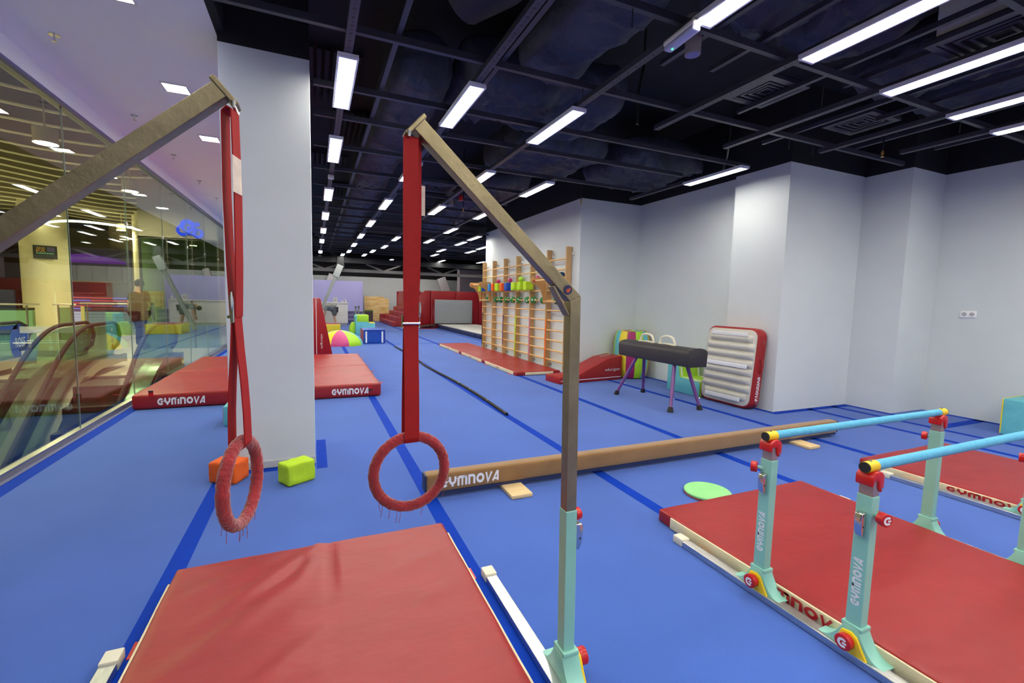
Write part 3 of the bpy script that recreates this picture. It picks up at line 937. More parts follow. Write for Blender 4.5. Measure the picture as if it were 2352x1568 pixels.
# escalators
def escalator(label, xl, xr, panel=None):
    Y0, ZR, SL, YE = 9.5, 0.86, 0.8, 11.35
    t = thing('escalator', label, 'escalator', ((xl + xr) / 2, 10.0, 0))
    ox, oy = (xl + xr) / 2, 10.0
    rail = [(YE - 0.35, 0.36), (YE - 0.12, 0.42), (YE, 0.6), (YE - 0.08, 0.78), (YE - 0.3, 0.86)]
    n = 10
    knee = [(Y0 + 0.7 - 1.4 * i / n, ZR - SL * 1.4 * (i / n) ** 2 / 2) for i in range(n + 1)]
    rail += knee
    yk, zk = knee[-1]
    rail.append((1.5, zk - SL * (yk - 1.5)))
    for x in (xl, xr):
        MB().tube([(x - ox, y - oy, z) for y, z in rail], 0.032, 10).build('handrail', BLKR, t)
        top = [(y - oy, z - 0.05) for y, z in rail[3:]]
        bot = [(y - oy, z - 0.62) for y, z in rail[4:]]
        poly = [(rail[1][0] - oy - 0.1, rail[1][1] + 0.02), (rail[2][0] - oy - 0.04, rail[2][1])] + top + bot[::-1] + [(YE - 0.4 - oy, 0.22)]
        MB().prism(poly, 'x', x - ox - 0.005, x - ox + 0.005).build('balustrade_glass', GLASS2, t, smooth=False)
        deck = [(y - oy, z - 0.6) for y, z in rail[4:]]
        dk = [(YE - 0.1 - oy, 0.24)] + deck
        poly = dk + [(y, z - 0.16) for y, z in dk[::-1]]
        MB().prism(poly, 'x', x - ox - 0.13, x - ox + 0.13).build('steel_deck', STEEL, t, smooth=False)
    for k in range(18):
        y = 9.7 - 0.36 * k
        z = -0.02 - max(0, (9.3 - y)) * SL
        MB().box(xl - ox + 0.14, xr - ox - 0.14, y - oy - 0.38, y - oy, z - 0.3, z).build('step', STEELD, t, smooth=False)
    side = [(YE - 0.3 - oy, 0.2)] + [(y - oy, z - 0.7) for y, z in rail[5:]]
    poly = side + [(y, z - 0.9) for y, z in side[::-1]]
    for x in (xl - 0.14, xr + 0.13):
        MB().prism(poly, 'x', x - ox, x - ox + 0.01).build('side_cladding', mat('cladding_%d' % int(-x * 100), (150, 140, 116), 0.35, 0.6), t, smooth=False)
    if panel:
        c = [(1.05 + 0.3 * math.cos(a), 0.5 + 0.34 * math.sin(a)) for a in [i * 2 * PI / 28 for i in range(28)]]
        MB().prism(c, 'x', xl - ox + 0.008, xl - ox + 0.012).build('advert_disc', ADBLUE, t, smooth=False)
        MB().prism([(-0.7, 0.74), (1.0, 0.74), (1.0, 0.82), (-0.7, 0.82)], 'x', xl - ox + 0.008, xl - ox + 0.012).build('advert_band', ADBLUE, t, smooth=False)
        words('ROSE', 0.3, 0.17, (xl - ox + 0.014, 1.05, 0.5), (0, 1, 0), (0, 0, 1), LOGOW, t)
        for dy in (-0.21, 0.21):
            MB().prism([(1.05 + dy - 0.04, 0.495), (1.05 + dy + 0.04, 0.495), (1.05 + dy, 0.51)], 'x', xr - ox + 0.0135, xl - ox + 0.0145).build('advert_mark', LOGOW, t, smooth=False)
        for dz in (-0.22, 0.22):
            MB().prism([(1.045, 0.5 + dz - 0.06), (1.055, 0.5 + dz - 0.06), (1.055, 0.5 + dz + 0.06), (1.045, 0.5 + dz + 0.06)], 'x', xr - ox + 0.0135, xl - ox + 0.0145).build('advert_mark', LOGOW, t, smooth=False)
    else:
        for k in range(4):
            MB().cyl((xl - ox + 0.006, 0.95, 0.72 - 0.1 * k), (xl - ox + 0.012, 0.95, 0.72 - 0.1 * k), 0.042, n=16).build('safety_pictogram', (MATS['socket_grey'], ADBLUE, ADBLUE, REDP)[k], t, smooth=False)
escalator('escalator with blue advert panel on its balustrade', -4.9, -3.95, True)
escalator('escalator nearest the glass front with round safety stickers', -3.55, -2.62)

# glazed mall partition with blue ring sign
pw = struct(MB().box(-3.92, -2.28, 14.0, 14.3, 2.8, 4.85).build('wall_mall_bulkhead', mat('bulkhead_beige', (190, 180, 162), 0.7), smooth=False))
part = node('window_2')
for x0, x1 in ((-3.88, -3.36), (-3.34, -2.84), (-2.82, -2.3)):
    MB().box(x0, x1, 14.02, 14.034, 0.04, 2.78).build('pane', GLASS2, part, smooth=False)
MB().box(-3.93, -3.89, 14.0, 14.06, 0, 2.82).build('frame_post', STEELD, part, smooth=False)
MB().box(-3.93, -2.28, 14.0, 14.06, 2.78, 2.82).build('frame_head', STEELD, part, smooth=False)
for x in (-3.35, -2.83):
    MB().box(x - 0.012, x + 0.012, 14.005, 14.05, 0.04, 2.78).build('frame_post', STEELD, part, smooth=False)
    MB().box(x - 0.04, x + 0.04, 13.99, 14.06, 2.15, 2.2).build('hinge', SILVER, part, smooth=False)
sg = thing('ring_sign', 'blue sign of interlocking rings on the beige bulkhead', 'sign', (-2.88, 13.99, 2.86))
def ringplate(cx, cz, R_, r_, name='sign_ring', dx=0.0, dz=0.0):
    b = MB()
    n = 36
    p, f = [], []
    for y in (-0.04, 0.0):
        for i in range(n):
            a = 2 * PI * i / n
            p.append((cx + R_ * math.cos(a), y, cz + R_ * math.sin(a)))
            p.append((cx + dx + r_ * math.cos(a), y, cz + dz + r_ * math.sin(a)))
    for i in range(n):
        j = (i + 1) % n
        f += [(2 * i, 2 * j, 2 * j + 1, 2 * i + 1), (2 * n + 2 * i, 2 * n + 2 * i + 1, 2 * n + 2 * j + 1, 2 * n + 2 * j),
              (2 * i, 2 * n + 2 * i, 2 * n + 2 * j, 2 * j), (2 * i + 1, 2 * j + 1, 2 * n + 2 * j + 1, 2 * n + 2 * i + 1)]
    b.add(p, f)
    return b.build(name, LOGOB, sg, smooth=False)
ringplate(-0.02, 0.28, 0.155, 0.085, dz=-0.03)
ringplate(-0.12, 0.16, 0.135, 0.09, dz=0.02)
ringplate(0.06, 0.17, 0.11, 0.082)
ringplate(0.2, 0.1, 0.115, 0.068, dx=-0.015, dz=0.015)
MB().cyl((0.19, -0.04, 0.33), (0.19, 0, 0.33), 0.05, n=20).build('sign_dot', LOGOB, sg, smooth=False)

# ================================================================== GYM OBJECTS
def wrinkle(amp, sx, sy, seed, hz):
    def f(x, y, z):
        if z < hz * 0.2:
            return (0, 0, 0)
        n = noise.noise(Vector((x * sx + seed, y * sy, seed * 1.7)))
        n2 = noise.noise(Vector((x * sx * 2.7, y * sy * 2.7 + seed, 0.3)))
        r = 1 - abs(n2)
        return (0, 0, amp * (0.6 * n + 0.8 * (r ** 6) * n))
    return f

def g_disc(parent, c, axis, r=0.022):
    """white G of the maker on a red knob end"""
    a = Vector(axis).normalized()
    v = Vector((0, 0, 1))
    v = (v - a * v.dot(a)).normalized()
    u = v.cross(a)
    o = Vector(c) + a * 0.001
    return put2d(logo_quads('G', r * 1.25, r * 1.3), o, u, v, 'maker_letter', LOGOW, parent)

def knob(parent, base, axis, r=0.026, ln=0.03, stem=0.02):
    a = Vector(axis).normalized()
    b0 = Vector(base)
    k = MB().cyl(b0 + a * stem, b0 + a * (stem + ln), r * 0.96, r, 20).build('knob', REDP, parent, bevel=0.004)
    MB().cyl(b0 - a * 0.005, b0 + a * (stem + 0.002), 0.009, n=10).build('knob_stem', MINT, parent)
    g_disc(k, b0 + a * (stem + ln), a, r)
    return k

def clip(parent, x, y, z, sx=-1, ang=0.0):
    """silver clamp lever on the -X face of a sleeve"""
    poly = [(-0.016, 0.05), (0.016, 0.05), (0.014, -0.02), (0.006, -0.05), (-0.01, -0.05), (-0.016, -0.02)]
    b = MB()
    prof = [(0, 0.05), (-0.03, 0.045), (-0.034, 0.02), (-0.03, -0.03), (-0.018, -0.055), (0, -0.05)]
    b.prism(prof, 'y', -0.015, 0.015)
    o = b.build('clamp_lever', SILVER, parent, bevel=0.005, seg=3)
    o.location = (x, y, z)
    o.rotation_euler = (0, 0, ang)
    MB().cyl((-0.02, -0.016, -0.01), (-0.02, 0.016, -0.01), 0.004, n=8).build('pivot', BLKR, o)
    return o

def foot(parent, x, y, side=-1, lever=True):
    n = 8
    L = [(-0.13 + 0.10 * (i / n), 0.036 + 0.10 * (i / n) ** 2.6) for i in range(n + 1)]
    poly = [(-0.13, 0.03)] + L + [(-p, q) for p, q in L[::-1]] + [(0.13, 0.03), (0.05, 0.012), (-0.05, 0.012)]
    f = MB().prism(poly, 'x', -0.036, 0.036).build('foot', MINT, parent, bevel=0.006)
    f.location = (x, y, 0)
    MB().box(-0.034, 0.034, -0.04, 0.04, 0.128, 0.146).build('collar', MINT, f, bevel=0.005)
    if lever:
        k = MB().cyl((side * 0.05, 0.0, 0.082), (side * 0.085, 0.0, 0.082), 0.03, 0.033, 20).build('clamp_knob', REDP, f, bevel=0.005)
        pts = [(-0.005, 0.122), (0.03, 0.115), (0.042, 0.08), (0.02, 0.035), (-0.04, 0.006), (-0.105, 0.004), (-0.075, 0.03), (-0.05, 0.07), (-0.03, 0.11)]
        MB().prism([(p[0] - 0.002, max(0.004, p[1])) for p in pts], 'x', side * 0.037, side * 0.05).build('yellow_lever', YEL, f, bevel=0.004)
        a = Vector((side, 0, 0))
        v = Vector((0, 0, 1))
        u = v.cross(a)
        put2d(logo_quads('G', 0.036, 0.04), Vector((side * 0.0865, 0, 0.082)), u, v, 'maker_letter', LOGOW, f)
    return f

def base_rail(parent, x, y0, y1):
    r = MB().box(-0.028, 0.028, y0, y1, 0.002, 0.036).build('base_rail', ALU, parent, smooth=False, bevel=0.003)
    r.location = (x, 0, 0)
    for ya, yb in ((y1, y1 + 0.075), (y0 - 0.075, y0)):
        MB().box(-0.031, 0.031, ya, yb, 0.0, 0.045).build('end_cap', OFFW, r, bevel=0.005)
    return r

def creases(lines):
    def f(x, y):
        z = 0.0
        for x0, y0, x1, y1, w_, a_ in lines:
            dx, dy = x1 - x0, y1 - y0
            L = math.hypot(dx, dy)
            t_ = ((x - x0) * dx + (y - y0) * dy) / (L * L)
            d = ((x - x0) * dy - (y - y0) * dx) / L
            if -0.05 < t_ < 1.05:
                e = math.sin(PI * min(1, max(0, t_ * 0.9 + 0.1)))
                z += a_ * e * math.exp(-(d / w_) ** 2)
        return z
    return f
NOCREASE = creases([])
def flat_mat(name, label, x0, x1, y0, y1, h=0.058, logo_y=None, seed=1, amp=0.004, group=None, lw=0.44, lh=0.032, crease=NOCREASE):
    cx, cy = (x0 + x1) / 2, (y0 + y1) / 2
    t = thing(name, label, 'mat', (cx, cy, 0), 0, group)
    w, l = x1 - x0, y1 - y0
    def wr(x, y, z):
        k = wrinkle(amp, 1.6, 2.6, seed, 0)(x, y, z)
        return (0.004 * noise.noise(Vector((y * 3, seed, 0))) if abs(x) > w / 2 - 0.02 else 0, 0.006 * noise.noise(Vector((x * 4, seed, 1))) if abs(y) > l / 2 - 0.02 else 0, k[2] + (crease(x, y) if z > 0 else 0))
    MB().rbox((0, 0, h / 2 + 0.001), (w, l, h), 0.014, (int(w * 34), int(l * 30), 2), wr).build('cover', REDW, t, angle=70)
    for sx in (-1, 1):
        b = MB().rbox((0, 0, 0), (0.012, l - 0.24, h * 0.86), 0.005, (1, 20, 2), lambda x, y, z: (0.003 * noise.noise(Vector((y * 3, seed, 0))), 0, 0))
        e = b.build('side_band', CREAM, t)
        e.location = (sx * (w / 2 + 0.002), 0, h / 2)
        for yy in (-l * 0.36, l * 0.36):
            MB().box(min(0, sx * 0.05), max(0, sx * 0.05), yy - 0.05, yy + 0.05, -h / 2 + 0.0005, -h / 2 + 0.0035).build('strap_tab', REDP, e, smooth=False)
        if logo_y is not None and sx < 0:
            logo('GYMNOVA', lw, lh, (-0.0125, logo_y - cy, 0.003), (0, -1, 0), (0, 0, 1), LOGOR, e)
    return t

# ---- ring frame in front -------------------------------------------------
rf = thing('gymnastics_rig', 'tall steel ring frame with two bent arms over the near red mat', 'ring frame', (0.04, 1.4, 0))
def bent_post(sgn):
    X = sgn * 0.825
    base_rail(rf, X - sgn * 0.045, -1.0, 0.68)
    f = foot(rf, X, 0.0, sgn)
    tilt = -sgn * 0.018
    def P(z):
        return (X + tilt * z, 0, z)
    MB().bar(P(0.14), P(0.69), 0.047, 0.05, (0, 1, 0)).build('sleeve', MINT, rf, smooth=False, bevel=0.003)
    el = Vector(P(1.462))
    end = Vector((sgn * 0.245, 0, 1.962))
    d = (end - el).normalized()
    hw = 0.0215
    pd = (Vector(P(1.4)) - Vector(P(0.7))).normalized()
    pn, an_ = Vector((pd.z, 0, -pd.x)), Vector((d.z, 0, -d.x))
    def meet(o1, d1, o2, d2):
        den = d1.x * d2.z - d1.z * d2.x
        t1 = ((o2.x - o1.x) * d2.z - (o2.z - o1.z) * d2.x) / den
        return o1 + d1 * t1
    up_, cor = [], []
    for s_ in (1, -1):
        cor.append(meet(el + pn * (s_ * hw), pd, el + an_ * (s_ * hw), d))
    b0 = Vector(P(0.66))
    MB().prism([(q.x, q.z) for q in (b0 + pn * hw, b0 - pn * hw, cor[1], cor[0])], 'y', -0.022, 0.022).build('upright', BRONZE, rf, smooth=False, bevel=0.002)
    MB().prism([(q.x, q.z) for q in (cor[0], cor[1], end - an_ * hw, end + an_ * hw)], 'y', -0.022, 0.022).build('arm', BRONZE, rf, smooth=False, bevel=0.002)
    a = Vector(P(1.405)) + Vector((-sgn * 0.024, 0, 0))
    b_ = el + d * 0.095 + Vector((-sgn * 0.016, 0, -0.022))
    MB().bar(a, b_, 0.008, 0.04, (0, 1, 0)).build('gusset', BRONZE, rf, smooth=False, bevel=0.002)
    nrm = Vector((d.z, 0, -d.x)) * (-1 if sgn < 0 else 1)
    pl = MB().bar(end + nrm * 0.032, end - nrm * 0.05, 0.05, 0.014, d).build('end_plate', BRONZE, rf, smooth=False, bevel=0.003)
    hk = end - nrm * 0.04
    MB().tube([hk + Vector((0, -0.03, 0.0)), hk + Vector((0, -0.03, -0.012)), hk + Vector((0, 0.03, -0.012)), hk + Vector((0, 0.03, 0))], 0.005, 8).build('hook', SILVER, pl)
    knob(rf, Vector(P(0.655)) + Vector((sgn * 0.02, 0.01, 0)), (sgn, 0.25, 0), 0.024, 0.025, 0.012)
    c = clip(rf, X + sgn * 0.022, 0.012, 0.575)
    c.rotation_euler = (0, 0, PI if sgn > 0 else 0)
    q = el + d * 0.045 + Vector((0, -0.0245, 0))
    MB().cyl(q, q + Vector((0, 0.003, 0)), 0.0165, n=24).build('emblem', mat('emblem_navy%d' % (sgn + 1), (36, 36, 84), 0.5), rf, smooth=False)
    e2 = q + Vector((0.001, -0.0008, 0))
    MB().prism([(e2.x - 0.008, e2.z - 0.007), (e2.x + 0.002, e2.z - 0.01), (e2.x + 0.009, e2.z + 0.002), (e2.x + 0.007, e2.z + 0.009), (e2.x + 0.001, e2.z + 0.003), (e2.x - 0.006, e2.z + 0.003)], 'y', e2.y, e2.y + 0.001).build('emblem_figure', mat('emblem_orange%d' % (sgn + 1), (206, 92, 52), 0.6), rf, smooth=False)
bent_post(1)
bent_post(-1)

def hang_ring(label, x, y, ztop, zring, rot):
    t = thing('gymnastic_ring', label, 'gymnastic ring', (x, y, zring), rot, 'hanging rings')
    R_, r_ = 0.1125, 0.0165
    N = 64
    pts = [(R_ * math.cos(2 * PI * i / N), 0, R_ * math.sin(2 * PI * i / N)) for i in range(N)]
    rad = [r_ * (1 + 0.05 * math.sin(i * 2.4) + 0.04 * noise.noise(Vector((i * 0.7, x, 0)))) for i in range(N)]
    MB().tube(pts, rad, 14, closed=True).build('ring', REDT, t)
    zt, zb = R_ + r_, ztop - zring
    zk = zb - 0.62 * (zb - zt)          # buckle height
    w = 0.045
    def band(path, name, ww=w):
        b = MB()
        n = len(path) - 1
        for k in range(n):
            (x0, y0, z0), (x1, y1, z1) = path[k], path[k + 1]
            dd = Vector((0, y1 - y0, z1 - z0)).normalized()
            nn = Vector((0, dd.z, -dd.y)) * 0.0016
            q = []
            for s_ in (-1, 1):
                for (xx, yy, zz) in ((x0 - ww / 2, y0, z0), (x0 + ww / 2, y0, z0), (x1 + ww / 2, y1, z1), (x1 - ww / 2, y1, z1)):
                    q.append((xx + 0, yy + s_ * nn.y, zz + s_ * nn.z))
            b.add(q, [(0, 1, 2, 3), (7, 6, 5, 4), (0, 4, 5, 1), (1, 5, 6, 2), (2, 6, 7, 3), (3, 7, 4, 0)])
        return b.build(name, REDF, t, smooth=False)
    low = [(0, 0.003, zk)] + [(0, 0.02 * math.sin(PI * 0.5 * s_), zk + (R_ - zk) * s_) for s_ in (0.25, 0.5, 0.75, 1.0)]
    low += [(0, 0.0185 * math.cos(a), R_ + 0.0 - 0.0185 * math.sin(a)) for a in [PI * i / 8 for i in range(1, 8)]]
    low += [(0, -0.02 * math.sin(PI * 0.5 * s_), zk + (R_ - zk) * s_) for s_ in (1.0, 0.75, 0.5, 0.25)] + [(0, -0.003, zk)]
    band(low, 'lower_strap')
    upA = [(0, -0.006, zk), (-0.004, -0.012, zk + 0.25 * (zb - zk)), (-0.006, -0.016, zk + 0.6 * (zb - zk)), (-0.005, -0.014, zb - 0.01), (0.0, 0, zb)]
    upB = [(0.0, 0.006, zk), (0.01, 0.014, zk + 0.25 * (zb - zk)), (0.014, 0.018, zk + 0.6 * (zb - zk)), (0.012, 0.015, zb - 0.01), (0, 0, zb)]
    band(upA, 'upper_strap')
    band(upB, 'upper_strap')
    zl = zk + 0.68 * (zb - zk)
    MB().box(0.0125 - 0.026, 0.0125 + 0.026, -0.0005, 0.0005, -0.045, 0.045).build('label_patch', mat('stained_white_cloth_%d' % int(x * 100), (222, 206, 190), 0.9, 0, 0.15, 20), t, smooth=False, loc=(0.01, 0.0205, zl), rot=(0, 0, 0.0))
    bk = MB()
    bk.tube([(-0.026, 0, zk + 0.022), (0.026, 0, zk + 0.022), (0.026, 0, zk - 0.012), (-0.026, 0, zk - 0.012)], 0.005, 8, closed=True)
    bk.build('buckle', SILVER, t)
    MB().cyl((-0.027, -0.008, zk), (0.027, -0.008, zk), 0.0045, n=8).build('buckle_bar', SILVER, t)
    MB().tube([(0.026, 0.0, zk + 0.02 + 0.045 * s_) for s_ in (0, 0.35, 0.7, 1.0)], [0.004, 0.006, 0.006, 0.004], 8).build('snap_link', SILVER, t)
    for k in range(7):
        a = random.uniform(-2.6, -0.5)
        p = Vector((R_ * math.cos(a) * 1.12, random.uniform(-0.01, 0.01), R_ * math.sin(a) * 1.14))
        MB().tube([p, p + Vector((random.uniform(-0.004, 0.004), 0.002, -0.012)), p + Vector((random.uniform(-0.006, 0.006), 0, -0.026 - 0.02 * random.random()))], 0.0008, 4).build('loose_thread', REDT, t)
hang_ring('red tape wrapped gymnastic ring turned face on below the steel arm', 0.27, 1.4, 1.925, 0.908, math.radians(4))
hang_ring('red tape wrapped gymnastic ring turned edge on before the grey pillar', -0.19, 1.4, 1.92, 0.938, math.radians(-104))

flat_mat('gym_mat', 'large red vinyl mat with thin cream edge under the hanging rings', -0.65, 0.705, -0.6, 2.635, 0.08, 0.9, 3, 0.006, 'red apparatus mats',
         crease=creases([(0.0, 1.6, -0.55, 1.05, 0.035, 0.016), (0.02, 1.6, -0.3, 1.2, 0.025, -0.012), (-0.02, 1.62, -0.12, 1.25, 0.02, 0.016), (0.02, 1.62, 0.03, 1.1, 0.014, -0.014), (0.04, 1.62, 0.04, -0.4, 0.01, -0.006),
                         (-0.1, 1.3, -0.64, 0.75, 0.05, 0.012), (0.0, 0.9, -0.4, 0.55, 0.03, 0.009), (-0.2, 1.6, -0.62, 1.3, 0.03, 0.01), (0.3, 1.2, 0.68, 1.35, 0.03, 0.005), (0.35, 0.9, 0.66, 1.05, 0.03, 0.005)]))

# ---- low parallel bars ----------------------------------------------------
pb = thing('parallel_bars', 'low mint green parallel bars with light blue wrapped rails', 'parallel bars', (2.82, 1.28, 0))
for sx in (-1, 1):
    base_rail(pb, sx * 0.785, -1.3, 0.70)
for (px_, py_) in ((-0.76, 0.22), (-0.76, -0.22), (0.76, 0.22), (0.76, -0.22)):
    sd = -1 if px_ < 0 else 1
    f = foot(pb, px_, py_, sd)
    pst = MB().box(-0.024, 0.024, -0.03, 0.03, 0.14, 0.70).build('post', MINT, pb, smooth=False, bevel=0.003)
    pst.location = (px_, py_, 0)
    MB().box(-0.02, 0.02, -0.026, 0.026, 0.69, 0.765).build('inner_post', mat('post_steel_%d_%d' % (px_ * 100, py_ * 100), (176, 166, 160), 0.35, 0.7), pst, smooth=False)
    hp = [(-0.04, 0.745), (-0.04, 0.775)] + [(0.04 * math.cos(a), 0.775 + 0.03 * math.sin(a)) for a in [PI - PI * i / 8 for i in range(1, 8)]] + [(0.04, 0.775), (0.04, 0.73), (0.022, 0.715), (0.004, 0.735), (0.0, 0.765), (-0.024, 0.768), (-0.03, 0.745)]
    hd = MB().prism(hp, 'y', -0.033, 0.033).build('head_bracket', REDP, pst, bevel=0.006)
    MB().cyl((0.022, -0.036, 0.733), (0.022, 0.036, 0.733), 0.006, n=10).build('bracket_bolt', SILVER, pst)
    if px_ < 0:
        logo('GYMNOVA', 0.2, 0.034, (-0.0246, 0.0, 0.33), (0, 0, 1), (0, 1, 0), LOGOW, pst)
        clip(pst, -0.024, 0.0, 0.585)
        knob(pst, (-0.02, 0.02, 0.65) if py_ > 0 else (0.0, -0.03, 0.625), (-0.55, 0.85, 0) if py_ > 0 else (-0.25, -0.95, 0), 0.027, 0.03, 0.022)
    else:
        knob(pst, (-0.0, 0.03, 0.655), (-0.3, 0.95, 0), 0.026, 0.028, 0.014)
for y in (-0.22, 0.22):
    MB().cyl((-0.74, y, 0.818), (0.76, y, 0.818), 0.0205, n=20).build('bar', BLUEW, pb)
    for sx in (-1, 1):
        x0, x1 = (-0.80, -0.735) if sx < 0 else (0.755, 0.815)
        s_ = MB().cyl((x0, y, 0.818), (x1, y, 0.818), 0.0225, n=20).build('end_sleeve', YEL, pb)
        MB().cyl((x0 - 0.006, y, 0.818) if sx < 0 else (x1, y, 0.818), (x0, y, 0.818) if sx < 0 else (x1 + 0.006, y, 0.818), 0.021, n=20).build('rubber_cap', BLKR, s_)
        MB().sphere(((x0 + x1) / 2, y, 0.8405), 0.006, 8, 6).build('screw', STEELD, s_)
flat_mat('gym_mat', 'red vinyl mat with broad cream side between the parallel bars', 2.1, 3.53, -0.6, 2.3, 0.083, 1.34, 5, 0.003, 'red apparatus mats', 0.46, 0.048)

# ---- next apparatus at the right edge --------------------------------------
nx = thing('bar_frame', 'mint footed apparatus frame on an aluminium rail beside the far right mat', 'gym frame', (4.56, 1.4, 0))
base_rail(nx, -0.01, -1.2, 0.78)
foot(nx, 0.03, -0.03, -1)
MB().box(0.006, 0.054, -0.06, 0.0, 0.14, 1.1).build('post', MINT, nx, smooth=False, bevel=0.003)
flat_mat('gym_mat', 'red vinyl mat with cream side next to the turquoise cube', 4.66, 6.08, -0.4, 2.5, 0.065, 1.62, 9, 0.006, 'red apparatus mats', 0.46, 0.038)

# ---- balance beam -----------------------------------------------------------
bm_ = thing('balance_beam', 'long low tan suede balance beam lying on wooden feet', 'balance beam', (3.07, 3.2, 0), 0.004)
MB().rbox((0, 0, 0.117), (4.7, 0.11, 0.138), 0.022, (30, 3, 3)).build('padded_beam', BEAMM, bm_)
MB().box(-2.33, 2.33, -0.05, 0.05, 0.03, 0.05).build('underside', NAVY, bm_, smooth=False)
for sx in (-1, 1):
    MB().rbox((sx * 2.352, 0, 0.117), (0.012, 0.104, 0.13), 0.005, (1, 2, 2)).build('end_cap', NAVY, bm_)
for x in (-1.68, 1.65):
    MB().box(x - 0.085, x + 0.085, -0.26, 0.26, 0.0, 0.03).build('wooden_foot', PLY, bm_, bevel=0.006)
logo('GYMNOVA', 0.46, 0.075, (-2.02, -0.0555, 0.117), (1, 0, 0), (0, 0, 1), LOGOW, bm_)

# ---- landing mats -------------------------------------------------------------
def crash(label, y0, y1, logos, seed):
    t = thing('landing_mat', label, 'mat', (-0.59, (y0 + y1) / 2, 0), 0, 'thick red landing mats')
    l = y1 - y0
    MB().rbox((0, 0, 0.1), (2.96, l, 0.19), 0.03, (60, 40, 3), wrinkle(0.011, 0.7, 2.6, seed, 0.0)).build('cover', REDW, t, angle=70)
    MB().box(-1.44, 1.44, -l / 2 + 0.02, l / 2 - 0.02, 0, 0.008).build('base_sheet', BLKR, t, smooth=False)
    if logos:
        for x in (-0.97, 1.05):
            logo('GYMNOVA', 0.5, 0.088, (x, -l / 2 - 0.0015, 0.095), (1, 0, 0), (0, 0, 1), LOGOW, t)
        for x, z in ((-1.28, 0.2), (1.325, 0.15)):
            a = MB().box(x - 0.025, x + 0.025, -l / 2 - 0.008, -l / 2 + 0.002, z - 0.04, z + 0.02).build('strap', REDP, t, smooth=False)
            MB().box(x - 0.025, x + 0.025, -l / 2 - 0.012, -l / 2 - 0.004, z - 0.06 if z < 0.18 else z + 0.02, z - 0.03 if z < 0.18 else z + 0.04).build('strap_hook', BLKR, a, smooth=False)
    for y in (-l * 0.3, l * 0.3):
        for sx in (-1, 1):
            MB().box(min(sx * 1.48, sx * 1.55), max(sx * 1.48, sx * 1.55), y - 0.03, y + 0.03, 0.13, 0.138).build('strap', REDP, t, smooth=False)
crash('thick red landing mat with two white maker names on its front', 6.86, 8.78, True, 2)
crash('thick red landing mat without lettering, just in front of the upright wedge', 8.79, 10.72, False, 4)

# ---- upright red wedge, dome, blocks ------------------------------------------
t = thing('foam_wedge', 'red foam wedge standing upright on its end behind the landing mats', 'wedge', (0.0, 11.3, 0))
MB().prism([(-0.5, 0.0), (0.395, 0.0), (0.135, 1.38), (0.115, 1.41), (-0.5, 1.41)], 'y', 0, 0.6).build('body', REDD, t, bevel=0.015)
MB().box(0.03, 0.042, -0.004, 0.001, 0.02, 1.4).build('piping', LOGOW, t, smooth=False)
words("educ'gym", 0.33, 0.055, (0.145, -0.004, 0.42), (0, 0, -1), (1, 0, 0), LOGOW, t)

dm = thing('foam_dome', 'soft play dome with pink, lime and yellow segments', 'soft play dome', (0.7, 14.75, 0))
segc = [PINKV, LIMEV, TEAL, YELV, PINKV, LIMEV, TEAL, YELV]
for k in range(8):
    a0 = math.radians(-115 + 45 * k)
    def fn(u, v, a0=a0):
        a = a0 + math.radians(45) * u
        R_ = 0.66
        th = v * PI / 2
        puff = 1 + 0.025 * math.sin(PI * u) * math.cos(th)
        return (R_ * puff * math.cos(th) ** 1.15 * math.cos(a), R_ * puff * math.cos(th) ** 1.15 * math.sin(a), 0.44 * math.sin(th))
    MB().grid(6, 12, fn).build('segment', segc[k], dm)
MB().cyl((0, 0, 0), (0, 0, 0.01), 0.6, n=32).build('base', BLKR, dm)

def soft_box(name, label, cat, x0, x1, y0, y1, h, front, side, top, r=0.025, edge=None):
    t = thing(name, label, cat, ((x0 + x1) / 2, (y0 + y1) / 2, 0))
    w, l = x1 - x0, y1 - y0
    MB().rbox((0, 0, h / 2), (w, l, h), r, (6, 6, 6), wob(0.006, 5, x0)).build('body', front, t)
    if side:
        for sx in (-1, 1):
            MB().rbox((sx * (w / 2 + 0.001), 0, h / 2), (0.012, l - 0.05, h - 0.04), 0.005, (1, 3, 3)).build('side_panel', side, t)
    if top:
        MB().rbox((0, 0, h + 0.001), (w - 0.04, l - 0.04, 0.012), 0.005, (3, 3, 1)).build('top_panel', top, t)
    return t
bb = soft_box('foam_block', 'blue soft play block with white stripes and mauve sides', 'soft play block', 1.4, 2.06, 14.85, 15.9, 0.44, ROYAL, MAUVE, None)
for x in (-0.25, 0.24):
    MB().box(x - 0.025, x + 0.025, -0.536, -0.524, 0.03, 0.39).build('stripe', LOGOW, bb, smooth=False)
MB().cyl((-0.32, -0.53, 0.425), (0.32, -0.53, 0.425), 0.022, n=12).build('top_roll', ROYAL, bb)
soft_box('foam_block', 'yellow soft play block with mauve top behind the dome', 'soft play block', -0.1, 0.95, 19.4, 20.6, 0.35, YELV, None, MAUVE)
t = thing('soft_chair', 'lime and turquoise curved soft play seat behind the blue block', 'soft play block', (1.7, 18.9, 0))
poly = [(-0.25, 0.0), (0.48, 0.0), (0.48, 0.44), (0.3, 0.45), (0.2, 0.5), (0.22, 0.76), (-0.2, 0.76), (-0.25, 0.7)]
MB().prism(poly, 'y', -0.4, 0.35).build('body', TEAL, t, bevel=0.015)
MB().box(-0.2, 0.24, -0.41, 0.36, 0.5, 0.765).build('lime_back', LIMEV, t, bevel=0.02)
MB().box(0.0, 0.49, -0.39, 0.34, 0.445, 0.465).build('yellow_top', YELV, t, bevel=0.005)
MB().prism([(-0.46, 0.0), (-0.26, 0.0), (-0.26, 0.46), (-0.34, 0.46), (-0.42, 0.3)], 'y', -0.3, 0.4).build('lime_arch', LIMEV, t, bevel=0.01)
